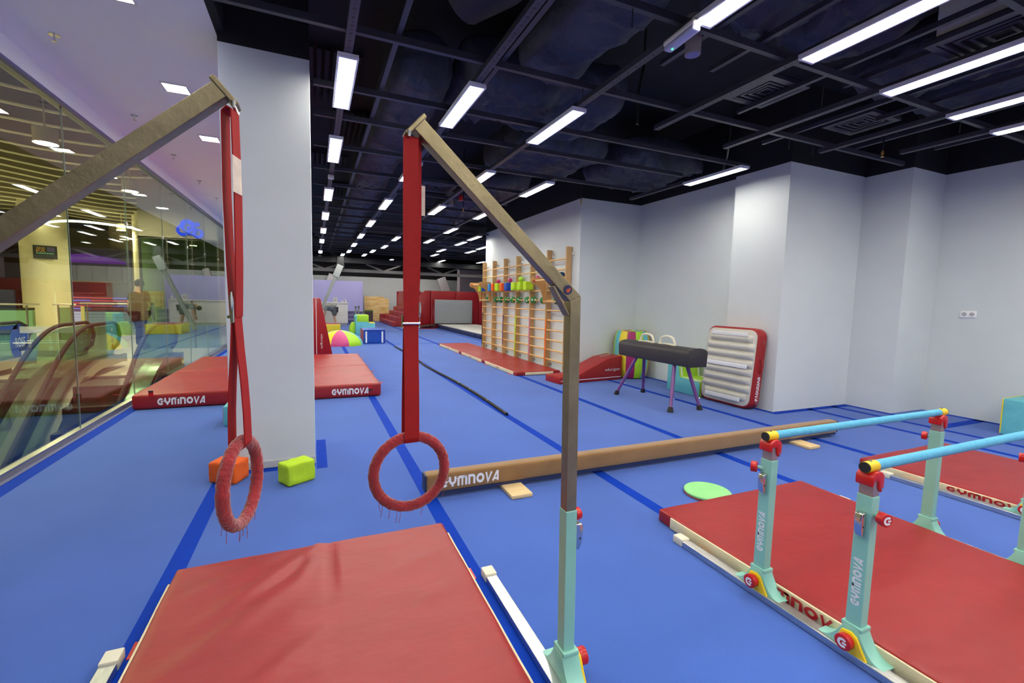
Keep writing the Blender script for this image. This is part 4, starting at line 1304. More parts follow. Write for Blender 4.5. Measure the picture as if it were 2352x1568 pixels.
# small turquoise cube behind the pillar, big turquoise cube at the right
soft_box('foam_cube', 'small turquoise foam cube peeping out behind the grey pillar', 'foam cube', -0.93, -0.5, 5.72, 6.1, 0.225, TEAL, PINKV, None, 0.015)
tc_ = soft_box('foam_cube', 'big turquoise foam cube with yellow piping against the right wall', 'foam cube', 7.48, 8.12, 1.7, 2.56, 0.44, TEAL, None, None, 0.02)
MB().tube([(-0.318, 0.42, 0.02), (-0.318, 0.425, 0.42), (-0.3, 0.425, 0.435), (0.3, 0.425, 0.435)], 0.006, 6).build('piping', YELV, tc_)

def fabric_cube(label, x, y, rot, s, m, z=0.0, group=None, squash=1.0, seed=1.0):
    t = MB().rbox((0, 0, s[2] / 2), s, 0.018, (6, 6, 6), wob(0.006, 9, seed)).build('foam_cube', m)
    t.location = (x, y, z)
    t.rotation_euler = (0, 0, rot)
    return tag(t, label, 'foam cube', group)
fabric_cube('orange fabric foam cube at the foot of the grey pillar', -0.628, 4.035, math.radians(-28), (0.22, 0.17, 0.165), ORNG, 0.003, seed=2.1)
fabric_cube('lime green fabric foam block lying before the grey pillar', -0.145, 3.84, math.radians(33), (0.225, 0.16, 0.165), LIME, 0.003, seed=3.3)

t = thing('foam_disc', 'flat pale green round pad with red underside beside the mat corner', 'pad', (2.76, 2.5, 0))
MB().lathe([(0.0, 0.012), (0.165, 0.012), (0.172, 0.02), (0.172, 0.028), (0.165, 0.034), (0.0, 0.034)], 36).build('top', MINTG, t)
MB().lathe([(0.0, 0.0), (0.165, 0.0), (0.17, 0.006), (0.165, 0.0125), (0.0, 0.0125)], 36).build('underside', REDV, t)

# ---- climbing rope on the floor
rp = [(2.175, 13.7), (2.2, 12.9), (2.24, 11.9), (2.235, 11.0), (2.19, 10.2), (2.17, 9.6), (2.2, 8.7), (2.24, 8.0), (2.262, 7.2), (2.258, 6.4), (2.24, 5.75), (2.215, 5.2)]
dense = []
for i in range(len(rp) - 1):
    for k in range(12):
        u = k / 12
        p0_, p1_, p2_, p3_ = rp[max(i - 1, 0)], rp[i], rp[i + 1], rp[min(i + 2, len(rp) - 1)]
        dense.append(tuple(0.5 * ((2 * p1_[j]) + (-p0_[j] + p2_[j]) * u + (2 * p0_[j] - 5 * p1_[j] + 4 * p2_[j] - p3_[j]) * u * u + (-p0_[j] + 3 * p1_[j] - 3 * p2_[j] + p3_[j]) * u ** 3) for j in (0, 1)))
dense.append(rp[-1])
ROPE = mat('black_braided_rope', (34, 32, 30), 0.8, 0, 0, 1.0, 0.4, 200)
nt = ROPE.node_tree
v_ = nt.nodes.new('ShaderNodeTexVoronoi')
v_.inputs['Scale'].default_value = 17
tcn = nt.nodes.new('ShaderNodeTexCoord')
nt.links.new(tcn.outputs['Object'], v_.inputs['Vector'])
cr = nt.nodes.new('ShaderNodeValToRGB')
cr.color_ramp.elements[0].color = lin((206, 176, 60))
cr.color_ramp.elements[0].position = 0.16
cr.color_ramp.elements[1].color = lin((34, 32, 30))
cr.color_ramp.elements[1].position = 0.2
nt.links.new(v_.outputs['Distance'], cr.inputs[0])
nt.links.new(cr.outputs[0], nt.nodes['Principled BSDF'].inputs['Base Color'])
t = thing('battle_rope', 'long black rope with yellow flecks lying along the blue carpet', 'rope', (2.2, 5.2, 0))
MB().tube([(x - 2.2, y - 5.2, 0.021) for x, y in dense], 0.019, 10).build('rope', ROPE, t)
for e in (dense[:5], dense[-7:]):
    MB().tube([(x - 2.2, y - 5.2, 0.0215) for x, y in e], 0.0205, 10).build('end_sleeve', BLKR, t)

# ---- wall bars -------------------------------------------------------------------
WX = 4.70
wb = thing('wall_bars', 'tall wooden wall bars with seven uprights on the grey wall', 'wall bars', (WX, 9.9, 0))
YS = 1.035
UY = [7.68, 8.4, 9.2, 9.93, 10.7, 11.48, 12.3]
UY = [7.91 + (12.74 - 7.91) * k / 6 for k in range(7)]
u0 = None
for y in UY:
    if u0 is None:
        u0 = MB().box(-0.14, -0.02, -0.022, 0.022, 0.02, 2.54).build('upright', WOOD, wb, smooth=False, bevel=0.004)
        u0.location = (0, y - 9.9, 0)
    else:
        share(u0, wb, (0, y - 9.9, 0))
RZ = [0.222 + 0.2085 * k for k in range(11)]
r0 = None
for i in range(6):
    for z in RZ:
        if r0 is None:
            r0 = MB().cyl((0, -0.41, 0), (0, 0.41, 0), 0.0165, n=10).build('rung', WOODR, wb)
            r0.location = (-0.115, (UY[i] + UY[i + 1]) / 2 - 9.9, z)
        else:
            share(r0, wb, (-0.115, (UY[i] + UY[i + 1]) / 2 - 9.9, z))
k0 = None
for y in UY:
    for z in (0.11, 2.4):
        if k0 is None:
            b = MB().box(-0.05, 0.0, -0.06, -0.022, -0.025, 0.025).box(-0.012, 0.0, -0.1, -0.022, -0.03, 0.03)
            k0 = b.build('wall_bracket', SILVER, wb, smooth=False, bevel=0.002)
            k0.location = (-0.0, y - 9.9, z)
        else:
            share(k0, wb, (0, y - 9.9, z))
mat('rib_grey', (198, 196, 204), 0.6)
def bracket_unit(label, ya, yb):
    t = thing('pull_up_unit', label, 'pull up bar', (WX - 0.04, (ya + yb) / 2, 1.45))
    out = [(-0.14, 0.5), (-0.36, 0.5)] + [(-0.42 + 0.07 * math.cos(a), 0.43 + 0.07 * math.sin(a)) for a in [PI * 0.55 + i * 0.9 * PI / 8 for i in range(9)]]
    out += [(-0.34, 0.33), (-0.26, 0.24), (-0.2, 0.1), (-0.19, 0.0)] + [(-0.15 + 0.04 * math.cos(a), -0.01 + 0.04 * math.sin(a)) for a in [PI + i * PI / 8 for i in range(9)]] + [(-0.11, 0.1)]
    for y in (ya, yb):
        s = y - (ya + yb) / 2
        w = MB().prism(out, 'y', s - 0.012, s + 0.012).build('bracket', BIRCH, t, bevel=0.004)
        MB().cyl((-0.42, s - 0.02, 0.43), (-0.42, s + 0.02, 0.43), 0.045, n=20).build('boss', BIRCH, w, bevel=0.004)
    MB().cyl((-0.42, ya - (ya + yb) / 2, 0.43), (-0.42, yb - (ya + yb) / 2, 0.43), 0.018, n=12).build('grip_bar', WOODR, t)
    MB().cyl((-0.16, ya - (ya + yb) / 2, 0.0), (-0.16, yb - (ya + yb) / 2, 0.0), 0.018, n=12).build('lock_bar', WOODR, t)
    for s in (-1, 1):
        MB().cyl((-0.42, s * ((yb - ya) / 2 - 0.02), 0.43), (-0.42, s * ((yb - ya) / 2 - 0.1), 0.43), 0.02, n=12).build('red_grip', REDP, t)
bracket_unit('curved plywood pull up bracket pair on the far end of the wall bars', UY[5] + 0.04, UY[6] - 0.04 + 0.08)
bracket_unit('curved plywood pull up bracket pair behind the steel ring frame post', UY[0] - 0.04, UY[1] - 0.04)

# foam cubes resting on a rung
zc = RZ[7] + 0.0165
CY = [(12.1, LIME, 0.16), (11.84, ROYAL, 0.15), (11.36, SKYB, 0.165), (11.1, ORNG, 0.15), (10.82, LIME, 0.19), (10.5, ORNG, 0.15), (10.2, ROYAL, 0.19), (9.78, LIME, 0.17), (9.42, LIME, 0.19), (9.1, LIME, 0.17)]
nm = ['lime fabric cube wedged in the far pull up bracket', 'dark blue fabric cube beside the far pull up bracket', 'sky blue fabric cube on the wall bars', 'orange fabric cube between the sky blue and lime cubes',
      'lime fabric cube between two orange cubes', 'orange fabric cube next to the royal blue cube', 'royal blue fabric cube in the middle of the wall bar shelf', 'lime fabric cube beside the royal blue cube, under the yellow ball',
      'crumpled lime fabric cube next in the row after the upright one', 'crumpled lime fabric cube beside the near pull up bracket']
for k, (y, m, s) in enumerate(CY):
    fabric_cube(nm[k], WX - 0.235, y * YS, 0.06 * math.sin(k * 2.0), (0.19, s, 0.2), m, zc, 'foam cubes on the wall bars', seed=4.0 + k * 1.7)
# small balls on the rung above
zb_ = RZ[8] + 0.0165
for label, y, m, r in (('small magenta ball on the upper rung above the orange cube', 11.2, PINKV, 0.06), ('small magenta ball on the upper rung above the second orange cube', 10.42, PINKV, 0.06),
                       ('small yellow green ball on the upper rung of the wall bars', 9.78, LIMEV, 0.065), ('small magenta ball on the upper rung by the near bracket', 8.9, PINKV, 0.06)):
    o = MB().sphere((0, 0, r), r, 20, 14).build('play_ball', m)
    o.location = (WX - 0.095, y * YS, zb_)
    tag(o, label, 'ball', 'small balls on the wall bars')
for label, y, m, r in (('dark blue glossy ball high on the nearest bay of the wall bars', 7.86, mat('deep_blue_ball', (18, 62, 106), 0.15), 0.075), ('small orange ball beside the dark blue one', 8.05, YELV, 0.06)):
    o = MB().sphere((0, 0, r), r, 20, 14).build('play_ball', m)
    o.location = (WX - 0.095, y * YS, zb_)
    tag(o, label, 'ball')
# green spotted balls tucked behind the lower rung
gb = thing('spotted_ball', 'green ball with white, black and yellow spots tucked behind a rung', 'ball', (WX - 0.098, 11.95 * YS, RZ[6]), 0, 'green spotted balls on the wall bars')
MB().sphere((0, 0, 0), 0.082, 24, 16).build('skin', GREEN, gb)
for k in range(12):
    zz = 1 - 2 * (k + 0.5) / 12
    a = k * 2.4
    d = Vector((math.sqrt(1 - zz * zz) * math.cos(a), math.sqrt(1 - zz * zz) * math.sin(a), zz))
    MB().lathe([(0.0, 0.0826), (0.0175, 0.0808)], 12).xf(d.to_track_quat('Z', 'Y').to_matrix().to_4x4()).build('spot', (LOGOW, BLKR, YELV)[k % 3], gb, smooth=False)
gx = WX - 0.098
for k, y in enumerate((11.32, 11.0, 10.6, 10.22, 9.86, 9.38, 9.06, 8.6, 8.0)):
    c = dup(gb, (gx, y * YS, RZ[6] + 0.002))
    c.rotation_euler = (0.7 * k, 0.4 * k, 1.3 * k)

# elastic bands hanging from the bars
def hang_band(label, y, z0, z1, m, loops=1):
    t = thing('exercise_band', label, 'exercise band', (WX - 0.14, y, z1))
    L = z0 - z1
    MB().tube([(0.02, 0, L), (-0.012, 0.004, L - 0.02), (-0.014, 0.012, L * 0.6), (-0.013, 0.006, L * 0.3), (-0.014, 0.0, 0.0)], 0.0085, 6).build('strand', m, t)
    if loops:
        MB().tube([(0.02, 0.012, L), (-0.012, -0.012, L - 0.02), (-0.016, -0.02, L * 0.4), (-0.016, -0.012, 0.02)], 0.0075, 6).build('strand', m, t)
        for q in (0.3, 0.12):
            MB().sphere((-0.014, 0, L * q), 0.014, 8, 6).build('knot', m, t)
    MB().tube([(-0.012 + 0.034 * math.cos(a) + 0.034, 0.004, L + 0.0 + 0.02 * math.sin(a)) for a in [i * PI / 4 for i in range(8)]], 0.009, 6, closed=True).build('top_knot', m, t)
bz = RZ[4]
hang_band('black elastic band hanging at the far end of the wall bars', UY[6] - 0.05, bz, 0.16, BLKR, 0)
hang_band('purple elastic band hanging from the wall bars', UY[4] - 0.05, bz, 0.3, mat('purple_band', (76, 40, 130), 0.6), 0)
hang_band('yellow green elastic band hanging from the wall bars', UY[3] - 0.05, bz, 0.12, mat('neon_band', (190, 226, 40), 0.6))
hang_band('pink elastic band hanging from the wall bars', UY[2] - 0.05, bz, 0.1, mat('pink_band', (214, 130, 170), 0.6))
hang_band('orange elastic band hanging from the wall bars', UY[1] - 0.05, bz, 0.1, mat('orange_band', (240, 112, 30), 0.6))

# mats under the wall bars
for k, (y0, y1, lab) in enumerate(((7.96, 9.8, 'red vinyl mat with cream rim, nearest of three before the wall bars'), (9.82, 11.62, 'creased red vinyl mat with cream rim, middle of three before the wall bars'), (11.64, 13.9, 'red vinyl mat with cream rim, farthest of three before the wall bars'))):
    t = flat_mat('wall_mat', lab, 3.56, 4.54 if y0 < 11.63 else 4.53, y0, y1, 0.075, (y0 + y1) / 2, 11 + k, 0.008 if k == 1 else 0.005, 'red mats before the wall bars', 0.14, 0.03)
    e = MB().rbox((0, 0, 0), (0.62, 0.012, 0.055), 0.005, (8, 1, 2)).build('end_band', CREAM, t)
    e.location = (0.02, -(y1 - y0) / 2 - 0.004, 0.038)

# ---- incline wedge, barrel, step block in the alcove ------------------------------------
t = thing('incline_wedge', 'long red foam incline wedge before the alcove wall', 'wedge', (4.71, 7.26, 0), math.radians(7))
prof = [(-0.86, 0.0), (0.94, 0.0), (0.94, 0.45), (0.62, 0.42), (-0.42, 0.13), (-0.86, 0.13)]
prof = [(-0.8, 0.0), (0.66, 0.0), (0.66, 0.46), (0.3, 0.41), (-0.42, 0.13), (-0.8, 0.125)]
MB().prism(prof, 'y', -0.25, 0.2).build('body', REDV, t, bevel=0.012)
MB().box(-0.78, 0.64, -0.254, -0.249, 0.05, 0.062).build('piping', LOGOW, t, smooth=False)
words("educ'gym", 0.36, 0.07, (0.42, -0.254, 0.2), (1, 0, 0), (0, 0, 1), LOGOW, t)
words("educ'gym", 0.3, 0.06, (0.47, 0.0, 0.441), (1, 0, 0.139), (0, 1, 0), LOGOW, t)

t = thing('foam_barrel', 'upright soft barrel with turquoise, yellow, magenta and lime staves', 'soft play barrel', (5.74, 7.27, 0))
bc = [LIMEV, TEAL, YELV, MAGV]
N = 12
for k in range(N):
    a0 = 2 * PI * k / N + 0.1
    def fn(u, v, a0=a0):
        a = a0 + 2 * PI / N * u
        zz = 0.02 + 0.9 * v
        R_ = 0.31 - 0.045 * abs(2 * v - 1) ** 6 + 0.012 * math.sin(PI * u) + 0.02 * math.sin(PI * v)
        return (R_ * math.cos(a), R_ * math.sin(a), zz)
    MB().grid(4, 14, fn).build('stave', bc[k % 4], t)
    def fn2(u, v, a0=a0):
        a = a0 + 2 * PI / N * u
        R_ = 0.265 * (1 - 0.9 * v)
        return (R_ * math.cos(a), R_ * math.sin(a), 0.92 + 0.012 * math.sin(PI * v))
    MB().grid(3, 4, fn2).build('top_gore', bc[(k + 1) % 4], t)
MB().cyl((0, 0, 0), (0, 0, 0.03), 0.26, n=24).build('base', BLKR, t)

t = thing('foam_step', 'lime and turquoise foam step seat beside the air cushion', 'soft play block', (5.55, 5.66, 0))
prof = [(-0.36, 0.0), (0.36, 0.0), (0.36, 0.5), (0.12, 0.5), (0.08, 0.26), (-0.36, 0.24)]
MB().prism(prof, 'x', 0.0, 0.45).build('body', LIMEV, t, bevel=0.012)
MB().prism([(y * 0.985, 0.006 + z * 0.975) for y, z in prof], 'x', -0.012, 0.002).build('turquoise_side', TEAL, t, bevel=0.004)
for x in (0.03, 0.4):
    MB().box(x, x + 0.03, -0.35, 0.09, 0.245, 0.262).build('white_stripe', LOGOW, t, smooth=False)
    MB().box(x, x + 0.03, -0.364, -0.358, 0.02, 0.23).build('white_stripe', LOGOW, t, smooth=False)
    MB().prism([(0.086, 0.27), (0.116, 0.49), (0.11, 0.49), (0.08, 0.27)], 'x', x, x + 0.03).build('white_stripe', LOGOW, t, smooth=False)

# ---- pommel horse ---------------------------------------------------------------------
ph = thing('pommel_horse', 'charcoal pommel horse with two ivory handles on purple legs', 'pommel horse', (4.66, 5.29, 0))
w = 0.165
arch = [(-w, 0.63), (w, 0.63)] + [(w * math.cos(a) * (1.0), 0.79 + 0.085 * math.sin(a)) for a in [i * PI / 14 for i in range(15)]]
arch = [(-w * 0.97, 0.625), (w * 0.97, 0.625), (w * 1.04, 0.80)] + [(w * 1.04 * math.cos(a), 0.80 + 0.075 * math.sin(a) ** 0.8) for a in [i * PI / 14 for i in range(1, 14)]] + [(-w * 1.04, 0.80)]
MB().prism(arch, 'y', -0.77, 0.73).build('body', BLKV, ph, bevel=0.018, seg=3, angle=50)
MB().prism([(p[0] * 1.012, p[1] if p[1] < 0.7 else 0.75 + (p[1] - 0.75) * 1.04) for p in arch], 'y', -0.775, -0.765).build('end_welt', BLKV, ph, bevel=0.004)
for y0 in (0.25, -0.19):
    pts = []
    for a in range(0, 13):
        u = a / 12
        if u < 0.3:
            pts.append((0, -0.155 + 0.02 * (u / 0.3), 0.86 + 0.08 * (u / 0.3)))
        elif u > 0.7:
            v = (1 - u) / 0.3
            pts.append((0, 0.155 - 0.02 * v, 0.86 + 0.08 * v))
        else:
            v = (u - 0.3) / 0.4
            pts.append((0, -0.135 + 0.27 * v, 0.94 + 0.055 * math.sin(PI * v) ** 0.4))
    q = MB().tube([(x, y + y0, z) for x, y, z in pts], 0.0175, 12).build('handle', OFFW, ph)
    MB().rbox((0, y0, 0.872), (0.07, 0.33, 0.018), 0.008, (2, 6, 1), lambda x, y, z: (0, 0, 0.012 * math.cos(y * 9))).build('handle_base', OFFW, q)
for (fx, fy, tx, ty) in ((-0.25, 0.62, -0.08, 0.36), (0.29, 0.63, 0.09, 0.4), (-0.26, -0.6, -0.08, -0.44), (0.24, -0.63, 0.08, -0.5)):
    top, bot = Vector((tx, ty, 0.64)), Vector((fx, fy, 0.02))
    d = (bot - top).normalized()
    lg = MB().cyl(top, top + d * 0.46, 0.026, n=16).build('leg', PURP, ph)
    MB().cyl(top + d * 0.45, bot, 0.022, n=16).build('leg_extension', PURP, lg)
    MB().cyl(Vector((bot.x - d.x * 0.0, bot.y, 0.0)), bot - d * 0.05, 0.042, 0.03, 16).build('rubber_foot', BLKR, lg)
    k = top + d * 0.5
    MB().tube([k, k + Vector((0.03, -0.02, 0.0)), k + Vector((0.042, -0.028, 0.006))], 0.004, 6).build('locking_pin', SILVER, lg)

# ---- inflatable cushion leaning on the column --------------------------------------------
ac = thing('air_cushion', 'inflatable grey air cushion with red rim leaning on the column', 'air cushion', (5.535, 4.83, 0.012))
AW, AH, AD = 0.9, 1.14, 0.17
def rrect(w_, h_, r_, n=8):
    pts = []
    for cx, cy, a0 in ((w_ / 2 - r_, h_ / 2 - r_, 0), (-w_ / 2 + r_, h_ / 2 - r_, 90), (-w_ / 2 + r_, -h_ / 2 + r_, 180), (w_ / 2 - r_, -h_ / 2 + r_, 270)):
        for i in range(n + 1):
            a = math.radians(a0 + 90 * i / n)
            pts.append((cx + r_ * math.cos(a), cy + r_ * math.sin(a)))
    return pts
tiltm = Matrix.Rotation(math.radians(5), 4, 'Y')
rim = MB().prism([(p[0], p[1] + AH / 2) for p in rrect(AW, AH, 0.13)], 'x', 0.0, AD).xf(tiltm).build('rim', REDV, ac, bevel=0.025, seg=3, angle=60)
face = rrect(AW - 0.05, AH - 0.06, 0.11)
MB().prism([(p[0], p[1] + AH / 2) for p in face], 'x', -0.012, 0.01).xf(tiltm).build('face', AIRG, ac, bevel=0.004)
ribs = 8
for k in range(ribs):
    zz = 0.1 + (AH - 0.2) * (k + 0.5) / ribs
    ww = AW - 0.07 if 0 < k < ribs - 1 else AW - 0.16
    b = MB()
    hh = (AH - 0.2) / ribs
    def fn(u, v, zz=zz, ww=ww, hh=hh):
        e = min(1, 12 * u, 12 * (1 - u))
        return (-0.011 - 0.05 * math.sin(PI * v) ** 0.7 * e ** 0.5, (u - 0.5) * ww, zz + (v - 0.5) * hh)
    b.grid(28, 8, fn).xf(tiltm)
    b.build('air_chamber', AIRG, ac, angle=80)
for zz, ww in ((AH - 0.1, 0.62), (AH * 0.5 + 0.02, 0.72), (0.115, 0.62)):
    MB().rbox((-0.058, 0.0, zz), (0.01, ww, 0.06), 0.004, (1, 4, 2)).xf(tiltm).build('velcro_strip', AIRW, ac)
hp = [(0.09, -AW / 2, 0.52), (0.09, -AW / 2 - 0.03, 0.55), (0.09, -AW / 2 - 0.035, 0.62), (0.09, -AW / 2 - 0.03, 0.69), (0.09, -AW / 2, 0.72)]
MB().tube(hp, 0.012, 8).xf(tiltm).build('handle', REDD, ac)
logo('GYMNOVA', 0.34, 0.055, tuple(tiltm @ Vector((0.095, -AW / 2 - 0.0015, 0.3))), tuple(tiltm.to_3x3() @ Vector((0, 0, -1))), tuple(tiltm.to_3x3() @ Vector((1, 0, 0))), LOGOW, ac)
for zz in (0.1, 0.95):
    MB().tube([tuple(tiltm @ Vector((0.1 + 0.015 * math.cos(a), -AW / 2 - 0.006, zz + 0.02 * math.sin(a)))) for a in [i * PI / 4 for i in range(8)]], 0.003, 6, closed=True).build('ring_eyelet', SILVER, ac)

# ================================================================== FAR END OF THE HALL
tr = thing('roof_truss', 'dark steel roof truss with grey diagonals across the end of the hall', 'truss', (4.0, 22.0, 0))
MB().box(-5.2, 5.2, -0.1, 0.1, 2.98, 3.2).build('top_chord', TRUSSD, tr, smooth=False)
MB().box(-5.2, 4.4, 0.5, 0.7, 2.6, 2.74).build('bottom_chord', TRUSSG, tr, smooth=False)
for x in (-3.55, -0.95, 1.95):
    MB().bar((x - 0.8, 0.55, 3.0), (x - 0.05, 0.55, 2.72), 0.07, 0.06, (0, 1, 0)).build('diagonal', TRUSSG, tr, smooth=False)
    MB().bar((x + 0.8, 0.55, 3.0), (x + 0.05, 0.55, 2.72), 0.07, 0.06, (0, 1, 0)).build('diagonal', TRUSSG, tr, smooth=False)
for x in (-2.9, 1.4, 4.4):
    for s in (-1, 1):
        MB().bar((x, 0, 3.1), (x + s * 1.3, 0, 4.3), 0.14, 0.12, (0, 1, 0)).build('upper_brace', TRUSSD, tr, smooth=False)
MB().box(-3.05, -2.75, -0.2, 0.2, 2.75, 3.25).build('node_plate', TRUSSD, tr, smooth=False)
MB().box(4.1, 4.6, -0.15, 0.15, 2.4, 3.25).build('node_plate', TRUSSD, tr, smooth=False)

def slant(label, a, b, w, head=None, m=STEELG):
    t = thing('slanted_column', label, 'column', (a[0], a[1], 0))
    A, B = Vector((0, 0, a[2])), Vector((b[0] - a[0], b[1] - a[1], b[2]))
    MB().bar(A, B, w, w * 1.1, (0, 1, 0)).build('shaft', m, t, smooth=False, bevel=0.01)
    if head:
        d = (B - A).normalized()
        MB().bar(B - d * head, B, w * 2.0, w * 1.8, (0, 1, 0)).build('head_box', m, t, smooth=False, bevel=0.01)
slant('slanted grey steel column with box head beside the reception desk', (-0.08, 21.6, 0.0), (1.08, 21.6, 2.83), 0.135, 0.55)
slant('slanted white column behind the red pit wall', (8.6, 28.9, 0.0), (7.5, 28.9, 2.8), 0.45, None, mat('white_column_paint', (214, 210, 214), 0.7))
slant('short slanted white column over the lilac wall', (0.1, 29.66, 0.0), (0.98, 29.66, 2.8), 0.3, None, MATS['white_column_paint'])
slant('slanted pale blue column beside the far end of the wall bars', (9.3, 21.0, 0.0), (8.0, 21.0, 2.75), 0.28, 0.6, mat('pale_blue_steel', (150, 164, 184), 0.6))

t = thing('reception_desk', 'white reception desk in front of the lilac wall', 'desk', (0.4, 25.2, 0))
MB().box(-1.4, 1.19, -0.2, 0.3, 0.1, 1.1).build('front_panel', DESK, t, smooth=False, bevel=0.01)
MB().box(-1.45, 1.22, -0.25, 0.35, 1.1, 1.15).build('top', DESK, t, smooth=False, bevel=0.008)
MB().box(-1.35, 1.15, -0.15, 0.25, 0.0, 0.1).build('plinth', MATS['socket_grey'], t, smooth=False)
t = thing('display_frame', 'white framed display standing on the reception desk', 'frame', (0.99, 25.1, 1.15))
MB().box(-0.1, 0.1, 0.0, 0.02, 0, 0.26).build('frame', WHITEP, t, smooth=False, bevel=0.006)
MB().box(-0.07, 0.07, -0.004, 0.0, 0.04, 0.2).build('sheet', MATS['rib_grey'], t, smooth=False)
t = thing('pump_bottle', 'white pump bottle at the end of the reception desk', 'bottle', (1.48, 25.1, 1.15))
MB().lathe([(0, 0), (0.045, 0), (0.045, 0.13), (0.015, 0.16), (0.015, 0.2), (0, 0.2)], 14).build('bottle_body', WHITEP, t)
MB().tube([(0, 0, 0.19), (0, 0, 0.225), (-0.05, 0, 0.225)], 0.008, 6).build('pump', WHITEP, t)
t = thing('small_jar', 'small white jar on the reception desk next to the pump bottle', 'jar', (1.32, 25.1, 1.15))
MB().lathe([(0, 0), (0.05, 0), (0.05, 0.07), (0.02, 0.11), (0, 0.11)], 14).build('jar_body', WHITEP, t)
MB().lathe([(0.022, 0.105), (0.022, 0.125), (0, 0.13)], 12).build('lid', WHITEP, t)
t = thing('shelf_unit', 'low open shelf with lilac back right of the desk', 'shelf', (1.95, 26.5, 0))
for z in (0.18, 0.42, 0.66):
    MB().box(-0.35, 0.5, 0, 0.35, z, z + 0.03).build('shelf_board', MATS['socket_grey'], t, smooth=False)
MB().box(-0.35, 0.5, 0.33, 0.36, 0, 0.69).build('back_panel', LILAC, t, smooth=False)
for x in (-0.36, 0.5):
    MB().box(x, x + 0.03, 0, 0.36, 0, 0.69).build('side_board', MATS['socket_grey'], t, smooth=False)
for lab, x, y in (('grey belt barrier post nearer the desk', 1.89, 24.0), ('grey belt barrier post farther from the desk', 2.09, 24.6)):
    t = thing('barrier_post', lab, 'barrier', (x, y, 0))
    MB().cyl((0, 0, 0), (0, 0, 0.02), 0.13, n=20).build('base', STEELD, t)
    MB().cyl((0, 0, 0.02), (0, 0, 0.97), 0.035, n=14).build('post', STEELG, t)
    MB().cyl((0, 0, 0.9), (0, 0, 1.0), 0.045, n=14).build('belt_head', STEELD, t)
for k, (x, y, w_, h_, lab) in enumerate(((3.36, 29.3, 1.05, 1.52, 'plywood sheet at the back of the leaning stack'), (3.5, 29.2, 1.06, 1.5, 'plywood sheet in the middle of the leaning stack'), (3.7, 29.05, 1.12, 1.41, 'stained yellow plywood sheet at the front of the leaning stack'))):
    o = MB().box(-w_ / 2, w_ / 2, 0, 0.03, 0, h_).build('plywood_sheet', PLYO, smooth=False)
    o.location = (x, y, 0)
    o.rotation_euler = (math.radians(-6), 0, 0)
    tag(o, lab, 'plywood', 'plywood sheets at the far wall')
t = thing('storage_box', 'dark wooden box with green lid beside the plywood stack', 'box', (3.0, 28.2, 0))
MB().box(-0.25, 0.2, 0, 0.4, 0.0, 0.62).build('box_body', mat('dark_box', (84, 74, 74), 0.7), t, smooth=False)
MB().box(-0.26, 0.21, -0.01, 0.41, 0.62, 0.7).build('lid', mat('olive_lid', (110, 130, 60), 0.7), t, smooth=False)

# foam pit of red padded walls and steps
pit = thing('foam_pit', 'red padded foam pit wall with cut corner at the end of the hall', 'foam pit', (6.5, 22.6, 0))
xs = [-1.9, -1.15, 0.15, 1.4, 2.7]
MB().prism([(-1.9, 0.0), (-1.16, 0.0), (-1.16, 1.86), (-1.4, 1.86), (-1.9, 1.48)], 'y', 0, 0.3).build('pad', REDD, pit, bevel=0.03)
for a, b_ in zip(xs[1:-1], xs[2:]):
    MB().rbox(((a + b_) / 2, 0.15, 0.93), (b_ - a - 0.01, 0.3, 1.86), 0.03, (4, 1, 6), wob(0.008, 3, a)).build('pad', REDD, pit)
MB().prism([(0.3, 0.0), (5.5, 0.0), (5.5, 1.5), (5.0, 1.86), (0.3, 1.86)], 'x', -1.88, -1.6).build('side_pad', REDD, pit, bevel=0.03)
MB().rbox((-0.1, 5.6, 0.93), (3.6, 0.3, 1.86), 0.03, (4, 1, 4)).build('back_pad', REDD, pit)
for i in range(4):
    for j in range(3):
        o = soft_box('foam_step', ['maroon foam step block, lowest tier', 'maroon foam step block, second tier', 'maroon foam step block, third tier', 'maroon foam step block, top tier'][i] + ' of the stairs at the pit', 'foam step',
                     3.62 + i * 0.245, 3.62 + i * 0.245 + 0.232, 23.6 + j * 1.5, 23.6 + j * 1.5 + 1.45, 0.24 + 0.24 * i, mat('maroon_vinyl', (164, 44, 52), 0.5, 0, 0.06, 4, 0.1, 60) if i == 0 and j == 0 else MATS['maroon_vinyl'], None, None, 0.03)
        o['group'] = 'foam stair blocks tier %d' % (i + 1)
soft_box('foam_step', 'maroon low wall block closing the stairs at the far side', 'foam step', 3.62, 4.56, 28.2, 28.6, 0.5, MATS['maroon_vinyl'], None, None, 0.03)

t = thing('crash_mat', 'thick grey crash mat standing upright against the red pit wall', 'mat', (6.45, 22.25, 0.215))
MB().rbox((0, 0.12, 0.61), (1.95, 0.26, 1.2), 0.03, (6, 1, 4)).build('grey_face', GREYV, t)
MB().rbox((-0.99, 0.16, 0.61), (0.03, 0.24, 1.18), 0.01, (1, 1, 3)).build('red_side', REDV, t)
words('GYMNOVA', 0.5, 0.09, (-1.007, 0.16, 0.6), (0, 0, 1), (0, 1, 0), LOGOW, t)
t = thing('air_track', 'long white topped tumbling track with navy sides', 'tumbling track', (6.65, 19.0, 0))
MB().rbox((0, 0, 0.1), (2.1, 6.4, 0.2), 0.05, (4, 8, 2)).build('navy_side', NAVY, t)
MB().rbox((0, 0, 0.197), (2.02, 6.3, 0.012), 0.005, (4, 8, 1)).build('top_sheet', mat('pale_track', (214, 214, 210), 0.5), t)
MB().box(0.16, 0.19, -3.1, 3.1, 0.203, 0.2045).build('centre_line', MAUVE, t, smooth=False)
for y in (-2.6, -0.8, 1.2, 2.8):
    MB().cyl((-1.065, y, 0.1), (-1.045, y, 0.1), 0.04, n=14).build('valve', BLKR, t)
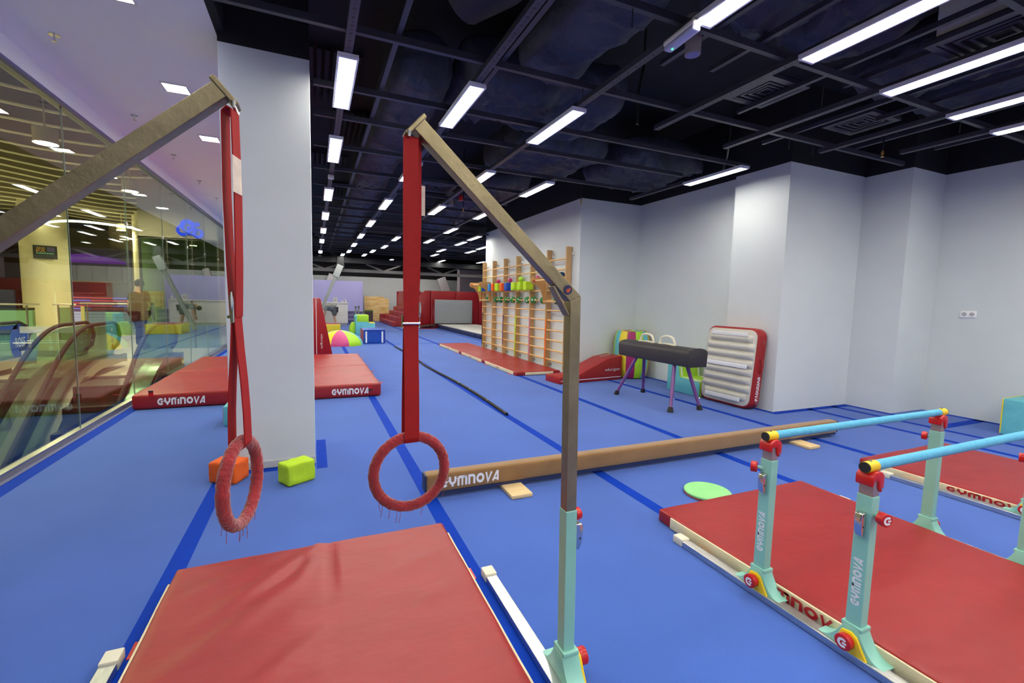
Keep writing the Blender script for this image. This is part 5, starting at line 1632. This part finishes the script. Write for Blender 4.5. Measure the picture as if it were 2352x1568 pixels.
t = thing('springboard', 'low sprung take off board before the red pit wall', 'springboard', (4.95, 22.15, 0))
n = 12
top = [(-0.45 + 0.95 * i / n, 0.06 + 0.14 * (math.sin(PI * 0.5 * i / n)) ** 1.2) for i in range(n + 1)]
MB().prism(top + [(x, z - 0.03) for x, z in top[::-1]], 'y', -0.3, 0.3).build('deck', mat('board_dark', (70, 60, 56), 0.7), t, smooth=False)
MB().box(-0.45, 0.5, -0.28, 0.28, 0.0, 0.03).build('base', REDD, t, smooth=False)
for x in (0.1, 0.4):
    MB().cyl((x, -0.2, 0.03), (x, -0.2, 0.16), 0.035, n=10).build('spring', STEELD, t)
    MB().cyl((x, 0.2, 0.03), (x, 0.2, 0.16), 0.035, n=10).build('spring', STEELD, t)

# ================================================================== PEOPLE
def skin_mesh(name, joints, bones, root, m, parent=None, sub=2):
    keys = list(joints)
    me = bpy.data.meshes.new(name)
    me.from_pydata([joints[k][:3] for k in keys], [(keys.index(a), keys.index(b)) for a, b in bones], [])
    o = bpy.data.objects.new(name, me)
    col.objects.link(o)
    sk_ = o.modifiers.new('skin', 'SKIN')
    for i, k in enumerate(keys):
        r = joints[k][3]
        rx, ry = (r if isinstance(r, tuple) else (r, r))
        me.skin_vertices[0].data[i].radius = (rx, ry)
        me.skin_vertices[0].data[i].use_root = (k == root)
    sb = o.modifiers.new('sub', 'SUBSURF')
    sb.levels = sub
    sb.render_levels = sub
    bpy.context.view_layer.update()
    me2 = bpy.data.meshes.new_from_object(o.evaluated_get(bpy.context.evaluated_depsgraph_get()))
    bpy.data.objects.remove(o)
    me2.name = name
    me2.materials.clear()
    me2.materials.append(m)
    for p in me2.polygons:
        p.use_smooth = True
    o2 = bpy.data.objects.new(name, me2)
    col.objects.link(o2)
    if parent:
        o2.parent = parent
    return o2

def person(label, loc, rotz, J, shirt_m, trouser_m, long_trousers, hair_m=HAIR):
    t = thing('person', label, 'person', loc, rotz)
    B = [('hip', 'waist'), ('waist', 'chest'), ('chest', 'neck'), ('neck', 'head'), ('head', 'crown')]
    for s in 'lr':
        B += [('chest', 'sh' + s), ('sh' + s, 'el' + s), ('el' + s, 'wr' + s), ('wr' + s, 'pa' + s), ('hip', 'hj' + s), ('hj' + s, 'kn' + s), ('kn' + s, 'an' + s), ('an' + s, 'to' + s)]
        for f in range(5):
            B.append(('pa' + s, 'f%d%s' % (f, s)))
            B.append(('f%d%s' % (f, s), 'g%d%s' % (f, s)))
    body = skin_mesh('body', J, B, 'hip', SKIN, t)
    c = {k: J[k][:3] + ((J[k][3] if not isinstance(J[k][3], tuple) else J[k][3][0]) * 1.4,) for k in J}
    S = {k: c[k] for k in ('waist', 'chest', 'shl', 'shr')}
    S['hip'] = c['hip'][:3] + (0.19,)
    for s in 'lr':
        a, b = Vector(J['sh' + s][:3]), Vector(J['el' + s][:3])
        q = a.lerp(b, 0.75)
        S['slv' + s] = (q.x, q.y, q.z, 0.08)
    skin_mesh('shirt', S, [('hip', 'waist'), ('waist', 'chest'), ('chest', 'shl'), ('chest', 'shr'), ('shl', 'slvl'), ('shr', 'slvr')], 'waist', shirt_m, t)
    T = {'hip': J['hip'][:3] + (0.165,)}
    E_ = []
    for s in 'lr':
        T['hj' + s] = c['hj' + s][:3] + (0.125,)
        T['kn' + s] = c['kn' + s][:3] + (0.105,)
        E_ += [('hip', 'hj' + s), ('hj' + s, 'kn' + s)]
        if long_trousers:
            T['an' + s] = c['an' + s][:3] + (0.08,)
            E_.append(('kn' + s, 'an' + s))
    skin_mesh('trousers', T, E_, 'hip', trouser_m, t)
    h = Vector(J['head'][:3]).lerp(Vector(J['crown'][:3]), 0.6)
    up_ = (Vector(J['crown'][:3]) - Vector(J['head'][:3])).normalized()
    MB().sphere(h + up_ * 0.015, 0.108, 16, 12).build('hair', hair_m, t)
    for s in 'lr':
        a, b = Vector(J['an' + s][:3]), Vector(J['to' + s][:3])
        MB().rbox((0, 0, 0), (0.27, 0.1, 0.08), 0.035, (4, 2, 1)).xf(Matrix.Translation(a.lerp(b, 0.5) + Vector((0, 0, 0.0))) @ Matrix.Rotation(math.atan2(b.y - a.y, b.x - a.x), 4, 'Z')).build('shoe', BLKR, t)
    return t

def hand(J, s, base, d, side):
    d, side = Vector(d).normalized(), Vector(side).normalized()
    base = Vector(base)
    for f in range(5):
        if f == 0:
            a = base + side * 0.045 - d * 0.0
            b = a + d * 0.035 + side * 0.012
        else:
            a = base + d * 0.045 + side * (0.03 - 0.02 * (f - 1))
            b = a + d * (0.035, 0.045, 0.048, 0.044, 0.034)[f] 
        J['f%d%s' % (f, s)] = (a.x, a.y, a.z, 0.0095)
        J['g%d%s' % (f, s)] = (b.x, b.y, b.z, 0.0085)

# bending person at the desk (faces -X in local coordinates)
J = {'hip': (0, 0, 0.9, 0.14), 'waist': (-0.16, 0, 0.98, 0.15), 'chest': (-0.38, 0, 0.95, 0.17), 'neck': (-0.52, 0, 0.92, 0.06), 'head': (-0.58, 0, 0.86, 0.085), 'crown': (-0.66, 0, 0.78, 0.085)}
for s, y in (('l', -1), ('r', 1)):
    J['sh' + s] = (-0.42, 0.17 * y, 0.94, 0.07)
    J['el' + s] = (-0.44, 0.21 * y, 0.66, 0.045)
    J['wr' + s] = (-0.48, 0.19 * y, 0.42, 0.03)
    J['pa' + s] = (-0.49, 0.18 * y, 0.36, 0.032)
    hand(J, s, (-0.49, 0.18 * y, 0.36), (-0.15, 0, -1), (-1, 0, 0.1))
    J['hj' + s] = (0.0, 0.09 * y, 0.84, 0.1)
    J['kn' + s] = (-0.02, 0.1 * y, 0.48, 0.065)
    J['an' + s] = (0.06, 0.1 * y, 0.08, 0.042)
    J['to' + s] = (-0.1, 0.11 * y, 0.04, 0.035)
person('person in grey shirt and shorts bending down before the reception desk', (0.92, 24.2, 0), 0, J, SHIRT, SHORT, False)
# walking person in the mall
J = {'hip': (0, 0, 0.94, 0.13), 'waist': (0, 0, 1.1, 0.125), 'chest': (0.01, 0, 1.32, 0.15), 'neck': (0.02, 0, 1.5, 0.055), 'head': (0.03, 0, 1.6, 0.085), 'crown': (0.03, 0, 1.7, 0.085)}
for s, y in (('l', -1), ('r', 1)):
    J['sh' + s] = (0.0, 0.18 * y, 1.42, 0.065)
    J['el' + s] = (-0.05 * y, 0.25 * y, 1.14, 0.045)
    J['wr' + s] = (0.06 - 0.04 * y, 0.27 * y, 0.9, 0.03)
    J['pa' + s] = (0.08 - 0.04 * y, 0.27 * y, 0.83, 0.032)
    hand(J, s, (0.08 - 0.04 * y, 0.27 * y, 0.83), (0.1, 0, -1), (1, 0, 0.1))
    J['hj' + s] = (0.0, 0.09 * y, 0.88, 0.1)
    J['kn' + s] = (0.1 * y, 0.1 * y, 0.5, 0.065)
    J['an' + s] = (0.14 * y, 0.1 * y, 0.08, 0.042)
    J['to' + s] = (0.14 * y + 0.16, 0.11 * y, 0.04, 0.035)
person('person in black clothes walking in the mall by the glass partition', (-4.12, 14.55, 0), math.radians(60), J, BLKC, BLKC, True)
